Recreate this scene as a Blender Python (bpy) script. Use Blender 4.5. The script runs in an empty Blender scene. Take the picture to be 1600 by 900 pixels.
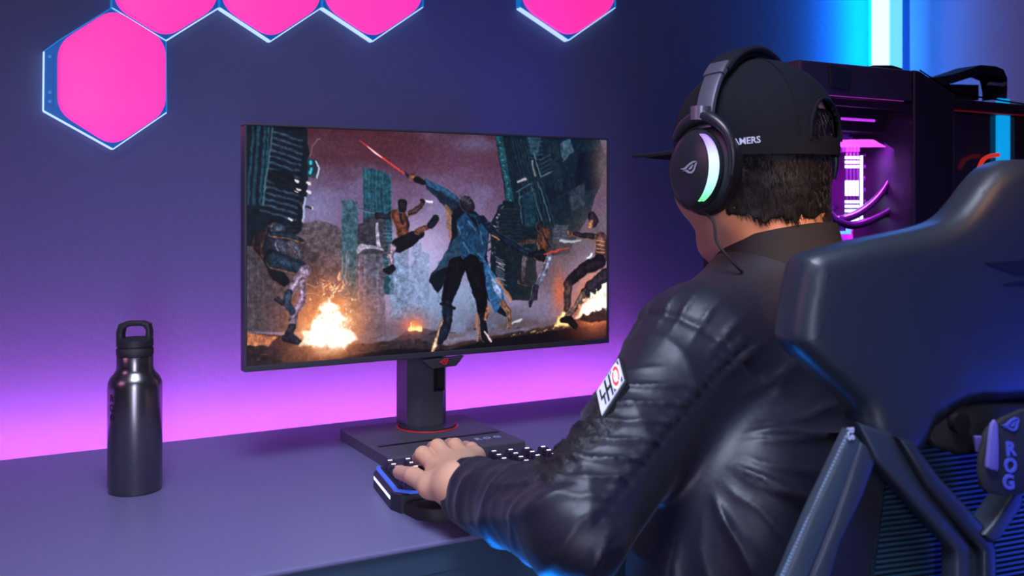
import bpy, bmesh, math, random
import numpy as np
from mathutils import Vector, Matrix

random.seed(7)
scene = bpy.context.scene
COL = scene.collection
PI = math.pi

# ------------------------------------------------------------------ camera
FPX = 1530.0                      # focal length in pixels of the 1600 wide frame
CAM_Z = 1.105
CS, SN = 0.8741, 0.4857           # the camera looks 29 degrees to the right of the wall normal
cam_d = bpy.data.cameras.new('camera')
cam_d.sensor_fit = 'HORIZONTAL'
cam_d.sensor_width = 36.0
cam_d.lens = FPX / 1600 * 36.0
cam_d.shift_y = -125.0 / 1600
cam_d.clip_start = 0.02
cam_d.dof.use_dof = True
cam_d.dof.focus_distance = 1.35
cam_d.dof.aperture_fstop = 6.3
cam = bpy.data.objects.new('camera', cam_d)
COL.objects.link(cam)
cam.location = (0, 0, CAM_Z)
cam.rotation_euler = (PI / 2, 0, -math.atan2(SN, CS))
scene.camera = cam

# ------------------------------------------------------------------ colour management, world
scene.view_settings.view_transform = 'Standard'
scene.view_settings.look = 'None'
scene.view_settings.exposure = 0.0
scene.view_settings.gamma = 1.0
scene.view_settings.use_curve_mapping = False
try:
    scene.cycles.use_denoising = True
    scene.cycles.max_bounces = 8
    scene.cycles.sample_clamp_indirect = 4.0
    scene.cycles.caustics_reflective = False
    scene.cycles.caustics_refractive = False
except Exception:
    pass
world = bpy.data.worlds.new('world')
scene.world = world
world.use_nodes = True
world.node_tree.nodes['Background'].inputs[0].default_value = (0.03, 0.04, 0.12, 1)
world.node_tree.nodes['Background'].inputs[1].default_value = 0.25


def area(name, loc, target, size, power, color, spread=180):
    d = bpy.data.lights.new(name, 'AREA')
    d.shape = 'RECTANGLE'
    d.size, d.size_y = size
    d.energy = power
    d.color = color
    d.spread = math.radians(spread)
    o = bpy.data.objects.new(name, d)
    COL.objects.link(o)
    o.location = loc
    o.rotation_euler = (Vector(target) - Vector(loc)).to_track_quat('-Z', 'Y').to_euler()
    return o


area('ceiling_softbox', (0.10, 0.42, 2.35), (0.42, 0.72, 0.80), (0.7, 0.7), 9.5, (0.68, 0.77, 1.0), 80)
area('blue_room_light', (1.40, -0.10, 0.68), (1.12, 0.56, 0.84), (0.25, 0.5), 1.5, (0.03, 0.07, 1.0), 70)
area('front_softbox', (-0.22, -0.75, 1.0), (0.3, 1.0, 0.80), (0.16, 1.6), 3.5, (0.72, 0.72, 1.0), 62)
area('under_desk_light', (0.75, 1.35, 0.60), (0.60, 1.0, 0.0), (0.8, 0.2), 7.0, (0.0, 0.22, 1.0), 100)
area('added_blue_fill', (0.526, 0.989, 0.42), (0.514, 0.80, 0.80), (0.2, 0.2), 0.35, (0.0, 0.22, 1.0), 40)  # added fill, imitates blue under-desk light reflected up onto the sleeve
area('added_warm_neck_fill', (0.62, -0.05, 1.62), (0.86, 0.83, 1.045), (0.12, 0.12), 0.14, (1.0, 0.48, 0.20), 14)  # narrow unseen fill, added to put a warm light on the neck
area('pink_bounce_light', (-1.2, 0.9, 1.7), (0.9, 1.2, 1.1), (0.6, 0.6), 1.6, (1.0, 0.35, 0.75), 120)

# ------------------------------------------------------------------ helpers: places


def C(lat, z, Z):
    """point given as metres right of the camera axis, metres ahead, height"""
    return Vector((lat * CS + z * SN, -lat * SN + z * CS, Z))


def Cd(lat, z):
    return Vector((lat * CS + z * SN, -lat * SN + z * CS, 0))


def at_z(px, py, z):
    return C((px - 800) / FPX * z, z, CAM_Z - (py - 325) / FPX * z)


def on_Y(px, py, Y):
    k = (px - 800) / FPX
    return at_z(px, py, Y / (CS - SN * k))


def on_X(px, py, X):
    k = (px - 800) / FPX
    return at_z(px, py, X / (CS * k + SN))


def on_Z(px, py, Z):
    return at_z(px, py, (CAM_Z - Z) * FPX / (py - 325))


# ------------------------------------------------------------------ helpers: materials
_M = {}


def mat(name, color=(0.5, 0.5, 0.5), rough=0.5, metal=0.0, emit=None, power=0.0, bump=None, spec=0.5,
        sheen=0.0, coat=0.0, sss=0.0, vary=0.0, trans=0.0, alpha=1.0):
    if name in _M:
        return _M[name]
    m = bpy.data.materials.new(name)
    m.use_nodes = True
    nt = m.node_tree
    b = nt.nodes['Principled BSDF']
    b.inputs['Base Color'].default_value = (*color, 1)
    b.inputs['Roughness'].default_value = rough
    b.inputs['Metallic'].default_value = metal
    b.inputs['Specular IOR Level'].default_value = spec
    b.inputs['Sheen Weight'].default_value = sheen
    b.inputs['Coat Weight'].default_value = coat
    b.inputs['Transmission Weight'].default_value = trans
    b.inputs['Alpha'].default_value = alpha
    if sss:
        b.inputs['Subsurface Weight'].default_value = sss
        b.inputs['Subsurface Radius'].default_value = (0.012, 0.005, 0.003)
        b.inputs['Subsurface Scale'].default_value = 0.5
    if emit:
        b.inputs['Emission Color'].default_value = (*emit, 1)
        b.inputs['Emission Strength'].default_value = power
    tc = nt.nodes.new('ShaderNodeTexCoord')
    n = nt.nodes.new('ShaderNodeTexNoise')
    n.inputs['Scale'].default_value = (bump or (60,))[0]
    n.inputs['Detail'].default_value = 4
    nt.links.new(tc.outputs['Object'], n.inputs['Vector'])
    if bump:
        bp = nt.nodes.new('ShaderNodeBump')
        bp.inputs['Strength'].default_value = bump[1]
        bp.inputs['Distance'].default_value = 0.002 if len(bump) < 3 else bump[2]
        nt.links.new(n.outputs['Fac'], bp.inputs['Height'])
        nt.links.new(bp.outputs['Normal'], b.inputs['Normal'])
    if vary:
        mx = nt.nodes.new('ShaderNodeMix')
        mx.data_type = 'RGBA'
        mx.inputs[6].default_value = (*[c * (1 - vary) for c in color], 1)
        mx.inputs[7].default_value = (*[min(1, c * (1 + vary)) for c in color], 1)
        nt.links.new(n.outputs['Fac'], mx.inputs[0])
        nt.links.new(mx.outputs[2], b.inputs['Base Color'])
    _M[name] = m
    return m


def ramp_mat(name, axis, stops, power, lo, hi):
    """emissive material whose colour runs along one object axis"""
    m = bpy.data.materials.new(name)
    m.use_nodes = True
    nt = m.node_tree
    b = nt.nodes['Principled BSDF']
    b.inputs['Base Color'].default_value = (0.02, 0.02, 0.02, 1)
    tc = nt.nodes.new('ShaderNodeTexCoord')
    sp = nt.nodes.new('ShaderNodeSeparateXYZ')
    mr = nt.nodes.new('ShaderNodeMapRange')
    mr.inputs[1].default_value = lo
    mr.inputs[2].default_value = hi
    cr = nt.nodes.new('ShaderNodeValToRGB')
    while len(cr.color_ramp.elements) < len(stops):
        cr.color_ramp.elements.new(0.5)
    for e, (p, c) in zip(cr.color_ramp.elements, stops):
        e.position = p
        e.color = (*c, 1)
    nt.links.new(tc.outputs['Object'], sp.inputs[0])
    nt.links.new(sp.outputs[axis], mr.inputs[0])
    nt.links.new(mr.outputs[0], cr.inputs[0])
    nt.links.new(cr.outputs[0], b.inputs['Emission Color'])
    b.inputs['Emission Strength'].default_value = power
    return m


# ------------------------------------------------------------------ helpers: objects
_ORIG = {}


def thing(name, label, cat, loc=(0, 0, 0), group=None):
    o = bpy.data.objects.new(name, None)
    COL.objects.link(o)
    o.location = loc
    o.empty_display_size = 0.05
    o['label'] = label
    o['category'] = cat
    if group:
        o['group'] = group
    _ORIG[o] = Vector(loc)
    return o


def tag(o, label, cat, group=None):
    o['label'] = label
    o['category'] = cat
    if group:
        o['group'] = group
    return o


def obj(name, vf, m, parent=None, smooth=True, label=None, origin=None, angle=40):
    """one mesh object from (verts, faces) in world coordinates"""
    vs, fs = vf
    vs = np.asarray([tuple(v) for v in vs], dtype=float) if not isinstance(vs, np.ndarray) else vs
    if parent is not None:
        og = _ORIG[parent]
    elif origin is not None:
        og = Vector(origin)
    else:
        og = Vector((float(vs[:, 0].mean()), float(vs[:, 1].mean()), float(vs[:, 2].min())))
    me = bpy.data.meshes.new(name)
    me.from_pydata((vs - np.array(og)).tolist(), [], [list(map(int, f)) for f in fs])
    me.update()
    me.materials.append(m)
    if smooth:
        me.polygons.foreach_set('use_smooth', [True] * len(me.polygons))
        try:
            me.set_sharp_from_angle(angle=math.radians(angle))
        except Exception:
            pass
    o = bpy.data.objects.new(name, me)
    COL.objects.link(o)
    if parent is not None:
        o.parent = parent
    else:
        o.location = og
    _ORIG[o] = og
    if label:
        o['label'] = label
    return o


def struct(name, vf, m, smooth=False):
    o = obj(name, vf, m, None, smooth)
    o['kind'] = 'structure'
    return o


def join(*vfs):
    V, F = [], []
    for vs, fs in vfs:
        k = len(V)
        V.extend([tuple(v) for v in vs])
        F.extend([[i + k for i in f] for f in fs])
    return V, F


def xform(vf, M):
    return [M @ Vector(v) for v in vf[0]], vf[1]


def mapped(vf, fn):
    return [fn(*v) for v in vf[0]], vf[1]


def bm_out(bm):
    bm.verts.ensure_lookup_table()
    bm.verts.index_update()
    r = ([v.co.copy() for v in bm.verts], [[v.index for v in f.verts] for f in bm.faces])
    bm.free()
    return r


def box(c, s, bev=0.0, M=None, seg=2):
    bm = bmesh.new()
    bmesh.ops.create_cube(bm, size=1.0)
    bmesh.ops.scale(bm, vec=Vector(s), verts=bm.verts)
    if bev:
        bmesh.ops.bevel(bm, geom=list(bm.edges), offset=min(bev, min(s) * 0.49), segments=seg, profile=0.5, affect='EDGES')
    bmesh.ops.translate(bm, vec=Vector(c), verts=bm.verts)
    r = bm_out(bm)
    return xform(r, M) if M else r


def bx(x0, x1, y0, y1, z0, z1, bev=0.0, seg=2):
    return box(((x0 + x1) / 2, (y0 + y1) / 2, (z0 + z1) / 2), (abs(x1 - x0), abs(y1 - y0), abs(z1 - z0)), bev, None, seg)


def prism(pts, depth, bev=0.0, seg=2, both=False):
    """polygon in x,y; z from 0 to depth; the bevel runs round the z=depth face"""
    bm = bmesh.new()
    vs = [bm.verts.new((p[0], p[1], 0)) for p in pts]
    f = bm.faces.new(vs)
    bm.normal_update()
    if f.normal.z < 0:
        f.normal_flip()
    r = bmesh.ops.extrude_face_region(bm, geom=[f])
    tops = [e for e in r['geom'] if isinstance(e, bmesh.types.BMVert)]
    bmesh.ops.translate(bm, vec=(0, 0, depth), verts=tops)
    bmesh.ops.recalc_face_normals(bm, faces=list(bm.faces))
    if bev:
        ts = set(tops)
        ed = [e for e in bm.edges if (e.verts[0] in ts) == (e.verts[1] in ts) and (both or e.verts[0] in ts)]
        bmesh.ops.bevel(bm, geom=ed, offset=bev, segments=seg, profile=0.5, affect='EDGES')
    big = [f for f in bm.faces if len(f.verts) > 4]
    bmesh.ops.triangulate(bm, faces=big)
    return bm_out(bm)


def tube(pts, r, n=12, closed=False, cap=True, sub=0):
    """swept circle along points; r a number or one per point"""
    P = [Vector(p) for p in pts]
    R = [r] * len(P) if not hasattr(r, '__len__') else list(r)
    if sub:
        Q, S = [], []
        m = len(P) if closed else len(P) - 1
        for i in range(m):
            g = lambda k: P[k % len(P)] if closed else P[max(0, min(len(P) - 1, k))]
            a, b, c, d = g(i - 1), g(i), g(i + 1), g(i + 2)
            for j in range(sub):
                t = j / sub
                Q.append(0.5 * ((2 * b) + (c - a) * t + (2 * a - 5 * b + 4 * c - d) * t * t + (3 * b - a - 3 * c + d) * t ** 3))
                S.append(R[i] * (1 - t) + R[(i + 1) % len(R)] * t)
        if not closed:
            Q.append(P[-1])
            S.append(R[-1])
        P, R = Q, S
    N = len(P)
    V, F = [], []
    up = None
    for i in range(N):
        if closed:
            t = P[(i + 1) % N] - P[i - 1]
        else:
            t = P[min(i + 1, N - 1)] - P[max(i - 1, 0)]
        t.normalize()
        if up is None:
            up = Vector((0, 0, 1)) if abs(t.z) < 0.9 else Vector((1, 0, 0))
        up = (up - t * up.dot(t)).normalized()
        s = t.cross(up)
        for k in range(n):
            a = 2 * PI * k / n
            V.append(P[i] + (up * math.cos(a) + s * math.sin(a)) * R[i])
    for i in range(N if closed else N - 1):
        j = (i + 1) % N
        for k in range(n):
            l = (k + 1) % n
            F.append([i * n + k, i * n + l, j * n + l, j * n + k])
    if cap and not closed:
        F.append(list(range(n))[::-1])
        F.append([(N - 1) * n + k for k in range(n)])
    return V, F


def lathe(prof, n=48, c=(0, 0, 0), M=None):
    """profile of (radius, z), closed at both ends where radius is 0"""
    V, F = [], []
    rows = []
    for r, z in prof:
        if r < 1e-6:
            rows.append([len(V)])
            V.append(Vector((c[0], c[1], c[2] + z)))
        else:
            rows.append(list(range(len(V), len(V) + n)))
            for k in range(n):
                a = 2 * PI * k / n
                V.append(Vector((c[0] + r * math.cos(a), c[1] + r * math.sin(a), c[2] + z)))
    for A, B in zip(rows, rows[1:]):
        for k in range(n):
            l = (k + 1) % n
            if len(A) == 1 and len(B) == 1:
                continue
            if len(A) == 1:
                F.append([A[0], B[l], B[k]])
            elif len(B) == 1:
                F.append([A[k], A[l], B[0]])
            else:
                F.append([A[k], A[l], B[l], B[k]])
    return xform((V, F), M) if M else (V, F)


def text(s, size, depth=0.001, bold=0.0, align='CENTER', space=1.0):
    cu = bpy.data.curves.new('txt', 'FONT')
    cu.body = s
    cu.size = size
    cu.extrude = depth / 2
    cu.offset = bold * size
    cu.space_character = space
    cu.align_x = align
    cu.align_y = 'CENTER'
    cu.resolution_u = 3
    o = bpy.data.objects.new('txt', cu)
    COL.objects.link(o)
    dg = bpy.context.evaluated_depsgraph_get()
    me = bpy.data.meshes.new_from_object(o.evaluated_get(dg))
    r = ([v.co.copy() for v in me.vertices], [list(p.vertices) for p in me.polygons])
    bpy.data.objects.remove(o)
    bpy.data.meshes.remove(me)
    return r


def frame_fn(o, ax, ay, az):
    """local x,y,z -> world point on the given axes"""
    o, ax, ay, az = Vector(o), Vector(ax), Vector(ay), Vector(az)
    return lambda x, y, z: o + ax * x + ay * y + az * z


EYE = [[(-1.0, .12), (-.62, -.02), (-.32, -.02), (.08, .30), (.52, .50), (1.0, .60), (.60, .70), (.18, .58), (-.22, .34), (-.52, .14)],
       [(-.78, -.14), (-.38, -.16), (-.05, -.40), (.38, -.48), (.70, -.26), (1.0, .50), (.78, .46), (.58, -.08), (.34, -.28), (.06, -.24), (-.14, -.06), (-.34, -.08)],
       [(.0, -.04), (.20, -.10), (.42, .02), (.60, .38), (.34, .28), (.14, .14)]]


def emblem(size, depth=0.001):
    return join(*[prism([(x * size / 2, y * size / 2) for x, y in p], depth) for p in EYE])


# ------------------------------------------------------------------ helpers: smooth solids
def vnoise(P, scale, seed=0):
    Q = P * scale + seed * 17.31
    I = np.floor(Q).astype(np.int64)
    f = Q - I
    f = f * f * (3 - 2 * f)

    def h(x, y, z):
        n = (x * 374761393 + y * 668265263 + z * 2147483647 + seed * 144665) & 0xffffffff
        n = ((n ^ (n >> 13)) * 1274126177) & 0xffffffff
        return ((n ^ (n >> 16)) & 0xffff) / 65535.0
    r = 0
    for dx in (0, 1):
        for dy in (0, 1):
            for dz in (0, 1):
                w = (f[:, 0] if dx else 1 - f[:, 0]) * (f[:, 1] if dy else 1 - f[:, 1]) * (f[:, 2] if dz else 1 - f[:, 2])
                r = r + w * h(I[:, 0] + dx, I[:, 1] + dy, I[:, 2] + dz)
    return r * 2 - 1


def A3(v):
    return np.array([float(v[0]), float(v[1]), float(v[2])])


def smin(a, b, k):
    h = np.clip(0.5 + 0.5 * (b - a) / k, 0, 1)
    return b * (1 - h) + a * h - k * h * (1 - h)


def cone(P, a, b, ra, rb):
    a, b = A3(a), A3(b)
    ab = b - a
    t = np.clip(((P - a) @ ab) / (ab @ ab), 0, 1)
    return np.linalg.norm(P - a - t[:, None] * ab, axis=1) - (ra + (rb - ra) * t)


def ell(P, c, r, ax=None):
    Q = P - A3(c)
    if ax is not None:
        Q = Q @ np.array([A3(v) for v in ax]).T
    r = np.array(r)
    k0 = np.linalg.norm(Q / r, axis=1)
    k1 = np.linalg.norm(Q / (r * r), axis=1) + 1e-9
    return k0 * (k0 - 1) / k1


def solid(fn, lo, hi, h, relax=2):
    """smooth surface where fn = 0, by surface nets"""
    lo, hi = np.array(lo, float), np.array(hi, float)
    n = np.ceil((hi - lo) / h).astype(int) + 1
    ax = [lo[i] + h * np.arange(n[i]) for i in range(3)]
    D = np.empty(n)
    for i in range(n[0]):
        g = np.stack(np.meshgrid([ax[0][i]], ax[1], ax[2], indexing='ij'), -1).reshape(-1, 3)
        D[i] = fn(g).reshape(n[1], n[2])
    S = D < 0
    m = n - 1
    acc = np.zeros((*m, 3))
    cnt = np.zeros(m)
    off = [(0, 0, 0), (1, 0, 0), (0, 1, 0), (0, 0, 1), (1, 1, 0), (1, 0, 1), (0, 1, 1), (1, 1, 1)]

    def sl(o):
        return tuple(slice(o[k], o[k] + m[k]) for k in range(3))
    for i, a in enumerate(off):
        for b in off[i + 1:]:
            if sum(abs(a[k] - b[k]) for k in range(3)) != 1:
                continue
            da, db = D[sl(a)], D[sl(b)]
            x = (da < 0) != (db < 0)
            den = np.where(x, da - db, 1)
            t = np.where(x, da / den, 0)
            for k in range(3):
                acc[..., k] += np.where(x, a[k] + (b[k] - a[k]) * t, 0)
            cnt += x
    on = cnt > 0
    idx = -np.ones(m, int)
    idx[on] = np.arange(on.sum())
    cell = np.argwhere(on)
    V = lo + h * (cell + acc[on] / cnt[on][:, None])
    F = []
    for k in range(3):
        u, w = (k + 1) % 3, (k + 2) % 3
        a = [slice(0, n[i]) for i in range(3)]
        b = list(a)
        a[k] = slice(0, n[k] - 1)
        b[k] = slice(1, n[k])
        s0, s1 = S[tuple(a)], S[tuple(b)]
        for flip in (False, True):
            e = (s0 & ~s1) if not flip else (~s0 & s1)
            E = np.argwhere(e)
            ok = (E[:, u] > 0) & (E[:, w] > 0) & (E[:, u] < m[u]) & (E[:, w] < m[w])
            E = E[ok]
            q = []
            for du, dw in ((0, 0), (1, 0), (1, 1), (0, 1)):
                G = E.copy()
                G[:, u] -= du
                G[:, w] -= dw
                q.append(idx[G[:, 0], G[:, 1], G[:, 2]])
            q = np.stack(q, 1)
            F.append(q[:, ::-1] if flip else q)
    F = np.concatenate(F)
    F = F[(F >= 0).all(1)]
    for _ in range(relax):
        g, d = grad(fn, V)
        V = V - g * np.clip(d, -h, h)[:, None] * 0.8
    return V, F


def grad(fn, V, e=4e-4):
    d = fn(V)
    g = np.stack([fn(V + np.eye(3)[k] * e) - d for k in range(3)], 1)
    g /= np.linalg.norm(g, axis=1)[:, None] + 1e-12
    return g, d


def sstep(a, b, x):
    t = np.clip((x - a) / (b - a), 0, 1)
    return t * t * (3 - 2 * t)
# ------------------------------------------------------------------ the room
WALL_Y, WALL_X = 1.69, 2.10
m_wall = mat('wall paint', (0.090, 0.115, 0.25), 0.75, bump=(90, 0.35, 0.004), spec=0.25)
m_wall2 = mat('side wall paint', (0.62, 0.32, 0.36), 0.7, bump=(90, 0.3, 0.003), spec=0.25)
m_floor = mat('dark floor boards', (0.05, 0.05, 0.07), 0.5, bump=(30, 0.2), vary=0.3)
m_ceil = mat('ceiling paint', (0.25, 0.25, 0.32), 0.9)
struct('wall_back', bx(-2.0, WALL_X, WALL_Y, WALL_Y + 0.1, 0, 2.7), m_wall)
struct('wall_right', bx(WALL_X, WALL_X + 0.1, -1.8, WALL_Y + 0.1, 0, 2.7), m_wall2)
struct('wall_left', bx(-2.1, -2.0, -1.8, WALL_Y + 0.1, 0, 2.7), m_ceil)
struct('wall_front', bx(-2.1, WALL_X + 0.1, -1.9, -1.8, 0, 2.7), m_ceil)
struct('floor', bx(-2.1, WALL_X + 0.1, -1.9, WALL_Y + 0.1, -0.08, 0), m_floor)
struct('ceiling', bx(-2.1, WALL_X + 0.1, -1.9, WALL_Y + 0.1, 2.7, 2.8), m_ceil)

# ------------------------------------------------------------------ desk
DZ = 0.74
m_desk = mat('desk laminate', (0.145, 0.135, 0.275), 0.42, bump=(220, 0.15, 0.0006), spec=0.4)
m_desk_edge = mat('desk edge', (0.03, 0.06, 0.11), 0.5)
m_black = mat('black plastic', (0.016, 0.016, 0.022), 0.42, bump=(300, 0.1, 0.0004))
m_blackm = mat('matt black plastic', (0.012, 0.012, 0.017), 0.6)
m_steel = mat('dark steel', (0.10, 0.10, 0.12), 0.4, 1.0)
desk = thing('desk', 'dark grey violet desk running along the wall under the monitor', 'desk', (0.2, 1.25, 0))
obj('desk_top', bx(-1.3, 1.86, 0.975, 1.600, DZ - 0.006, DZ, 0.002), m_desk, desk, False)
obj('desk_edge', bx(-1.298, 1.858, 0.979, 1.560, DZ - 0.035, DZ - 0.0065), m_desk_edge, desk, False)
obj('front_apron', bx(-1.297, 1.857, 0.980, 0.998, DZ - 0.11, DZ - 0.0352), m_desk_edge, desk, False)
for lx, ly in ((-1.24, 1.03), (-1.24, 1.51), (1.78, 1.03), (1.78, 1.51)):
    obj('leg', bx(lx - 0.03, lx + 0.03, ly - 0.03, ly + 0.03, 0, DZ - 0.035, 0.004), m_steel, desk, False)
m_strip = mat('violet led strip', (0.02, 0.02, 0.02), 0.5, emit=(1.15, 0.165, 0.92), power=110)
st = thing('light_strip', 'violet light strip glowing on the wall along the back edge of the desk', 'light strip', (0.2, 1.58, DZ - 0.03))
obj('backing', bx(-1.25, 1.25, 1.5605, 1.598, DZ - 0.032, DZ - 0.0065), m_blackm, st, False)
obj('glowing_band', bx(-1.25, 1.25, 1.5985, 1.602, DZ - 0.026, DZ - 0.014), m_strip, st, False)

# ------------------------------------------------------------------ corner light tube
m_tube = mat('white core of light tube', (0.1, 0.1, 0.1), 0.4, emit=(0.78, 0.90, 1.0), power=1.15)
m_tube_b = mat('blue side of light tube', (0.05, 0.2, 0.4), 0.4, emit=(0.0, 0.24, 0.90), power=46)
m_tube_c = mat('cyan diffuser of light tube', (0.1, 0.4, 0.5), 0.4, emit=(0.16, 0.68, 1.0), power=1.1)
TY = 1.60
a0 = on_Y(1371, 60, TY)
a1 = on_Y(1391, 60, TY)
a2 = on_Y(1411, 60, TY)
lt = thing('light_tube', 'tall white and blue light tube standing in the corner behind the computer', 'light', (a0.x + 0.03, TY, 0))
obj('tube', bx(a0.x, a1.x, TY, TY + 0.02, 0.02, 2.3, 0.006), m_tube, lt)
obj('diffuser', bx(a1.x + 0.001, a2.x, TY, TY + 0.02, 0.02, 2.3, 0.004), m_tube_c, lt)
obj('side_glow', bx(a0.x + 0.002, a2.x - 0.002, TY + 0.0205, TY + 0.026, 0.02, 2.3), m_tube_b, lt)
obj('foot', lathe([(0, 0), (0.035, 0), (0.035, 0.02), (0, 0.02)], 32, (a0.x + 0.03, TY + 0.01, 0)), m_blackm, lt)

# ------------------------------------------------------------------ hexagonal light panels
m_hex = mat('pink diffuser', (0.6, 0.1, 0.4), 0.5, emit=(1.0, 0.022, 0.33), power=0.95)
m_hexb = mat('blue acrylic base', (0.01, 0.10, 0.32), 0.25, emit=(0.0, 0.10, 0.40), power=0.55)
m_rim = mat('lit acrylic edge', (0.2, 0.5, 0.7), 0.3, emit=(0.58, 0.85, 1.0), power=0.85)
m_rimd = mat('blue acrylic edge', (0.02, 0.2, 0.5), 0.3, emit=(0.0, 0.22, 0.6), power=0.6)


def rounded(pts, r, n=6):
    out = []
    N = len(pts)
    for i in range(N):
        p, a, b = Vector(pts[i]), Vector(pts[i - 1]), Vector(pts[(i + 1) % N])
        u, w = (a - p).normalized(), (b - p).normalized()
        p0, p1 = p + u * r, p + w * r
        for j in range(n + 1):
            t = j / n
            out.append(p0 * (1 - t) ** 2 + p * 2 * t * (1 - t) + p1 * t * t)
    return out


def hex_panel(px, label, lit_from, side=False):
    W = [on_Y(x, y, WALL_Y - 0.02) for x, y in px]
    c = sum(W, Vector()) / len(W)
    t = thing('hexagonal_light_panel', label, 'light panel', (c.x, WALL_Y, c.z), 'hexagonal light panels on the wall')
    f = lambda x, y, z: Vector((c.x + x, WALL_Y - 0.0005 - z, c.z + y))
    loc = [(w.x - c.x, w.z - c.z) for w in W]
    obj('base_plate', mapped(prism(loc, 0.014, 0.001), f), m_hexb, t, False)
    if side:
        q = [on_Y(x, y, WALL_Y - 0.02) for x, y in ((92, 56), (260, 64), (260, 174), (177, 230), (90, 172), (90, 60))]
        ctr = Vector((on_Y(174, 120, WALL_Y - 0.02).x - c.x, on_Y(174, 120, WALL_Y - 0.02).z - c.z))
        hx = [on_Y(x, y, WALL_Y - 0.02) for x, y in ((176, 10), (261, 63), (261, 176), (177, 232), (88, 176), (88, 66))]
        inner = [Vector((w.x - c.x, w.z - c.z)) for w in hx]
    else:
        inner = [Vector(p) for p in loc]
    ctr = sum(inner, Vector((0, 0))) / len(inner)
    inner = [ctr + (p - ctr) * 0.975 for p in inner]
    rd = (inner[0] - inner[1]).length * 0.26
    obj('diffuser', mapped(prism(rounded(inner, rd), 0.024, 0.004), f), m_hex, t, True, angle=60)
    N = len(loc)
    for i in range(N):
        a, b = Vector(loc[i]), Vector(loc[(i + 1) % N])
        n = Vector((b - a).yx)
        n = Vector((n.x, -n.y)).normalized()
        if (a + b).dot(n) < 0:
            n = -n
        w = 0.0017
        q = [a, b, b + n * w, a + n * w]
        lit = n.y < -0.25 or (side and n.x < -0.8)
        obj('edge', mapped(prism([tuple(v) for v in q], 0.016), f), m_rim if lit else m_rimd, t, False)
    if side:
        k = [on_Y(x, y, WALL_Y - 0.02) for x, y in ((72, 86), (84, 82), (84, 166), (72, 160))]
        obj('connector', mapped(prism([(w.x - c.x, w.z - c.z) for w in k], 0.017, 0.001), f), m_hexb, t, False)
        for yy in (88, 144, 158):
            s = on_Y(78, yy, WALL_Y - 0.02)
            obj('button', mapped(lathe([(0, 0.016), (0.0025, 0.016), (0.0025, 0.0185), (0, 0.0185)], 16), lambda x, y, z: f(x + s.x - c.x, y + s.z - c.z, z)), m_rimd, t)
    return t


hex_panel([(174, 13), (259.5, 65), (260.5, 175), (177, 232), (69, 172), (70, 80), (95, 62)],
          'lowest pink hexagonal light panel, with blue connector strip on its left edge', 0, True)
hex_panel([(176, -85), (260, -135), (342, -85), (342, 11), (260, 62), (176, 11)],
          'pink hexagonal light panel just above the lowest one, cut by the picture top', 0)
hex_panel([(345, -85), (424, -133), (503, -85), (503, 11), (424, 63), (345, 11)],
          'pink hexagonal light panel, third from the left, over the monitor corner', 0)
hex_panel([(506, -85), (584, -133), (662, -86), (662, 10), (584, 63), (506, 11)],
          'pink hexagonal light panel at the right end of the joined row', 0)
hex_panel([(815, -86), (890, -133), (963, -86), (963, 11), (890, 62), (815, 11)],
          'pink hexagonal light panel hanging alone, away from the joined ones', 0)

# ------------------------------------------------------------------ water bottle
m_bottle = mat('gunmetal painted steel', (0.20, 0.19, 0.20), 0.27, 0.95, bump=(400, 0.08, 0.0003))
bc = at_z(211, 766, 1.268)
bc.z = DZ
sc_ = 1.268 / FPX
bt = thing('water_bottle', 'dark gunmetal water bottle with a black loop cap on the desk', 'bottle', tuple(bc))
obj('body', lathe([(0, 0.0), (.031, 0.0), (.0325, .0015), (.0325, .006), (.0335, .0075), (.0335, .134), (.0328, .141), (.030, .147), (.0255, .152), (.0232, .156), (.0225, .160),
                   (.0225, .173), (0.021, .175), (0, .175)], 64, bc), m_bottle, bt, angle=50)
obj('cap', lathe([(0, .1745), (.0225, .1745), (.0230, .1765), (.0230, .183), (.0215, .1845), (.0215, .186), (.0228, .187), (.0225, .195), (.018, .197), (0, .197)], 48, bc), m_blackm, bt, angle=50)
hl = [(-.0195, .190), (-.0190, .205), (-.0165, .2135), (-.008, .2165), (.010, .2165), (.0175, .2135), (.0190, .205), (.0195, .190)]
lat_ax = Cd(1, 0)
dep_ax = Cd(0, 1)
bf = frame_fn(bc, lat_ax, dep_ax, (0, 0, 1))
ring = [(x, z) for x, z in [(-.0225, .188), (-.0225, .205), (-.019, .2155), (-.009, .2190), (.011, .2190), (.020, .2155), (.0222, .205), (.0215, .188)]] + \
       [(x, z) for x, z in [(.0150, .196), (.0160, .207), (.0130, .2120), (.008, .2130), (-.006, .2125), (-.0125, .209), (-.0140, .203), (-.0135, .196)]]
obj('carry_loop', mapped(prism(ring, 0.014, 0.002, 2, True), lambda x, y, z: bf(x, z - 0.007, y)), m_blackm, bt)
m_ink = mat('black print', (0.004, 0.004, 0.006), 0.5)
for k, ch in enumerate('ROG'):
    def bmap(x, y, z, k=k):
        a = -PI / 2 - 0.60 + x / 0.0335
        r = 0.0337 + z * 0.5
        v = lat_ax * (r * math.cos(a)) + dep_ax * (r * math.sin(a))
        return Vector((bc.x + v.x, bc.y + v.y, bc.z + 0.1235 - 0.0125 * k + y))
    obj('letter', mapped(text(ch, 0.0125, 0.0006, 0.03), bmap), m_ink, bt)

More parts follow.
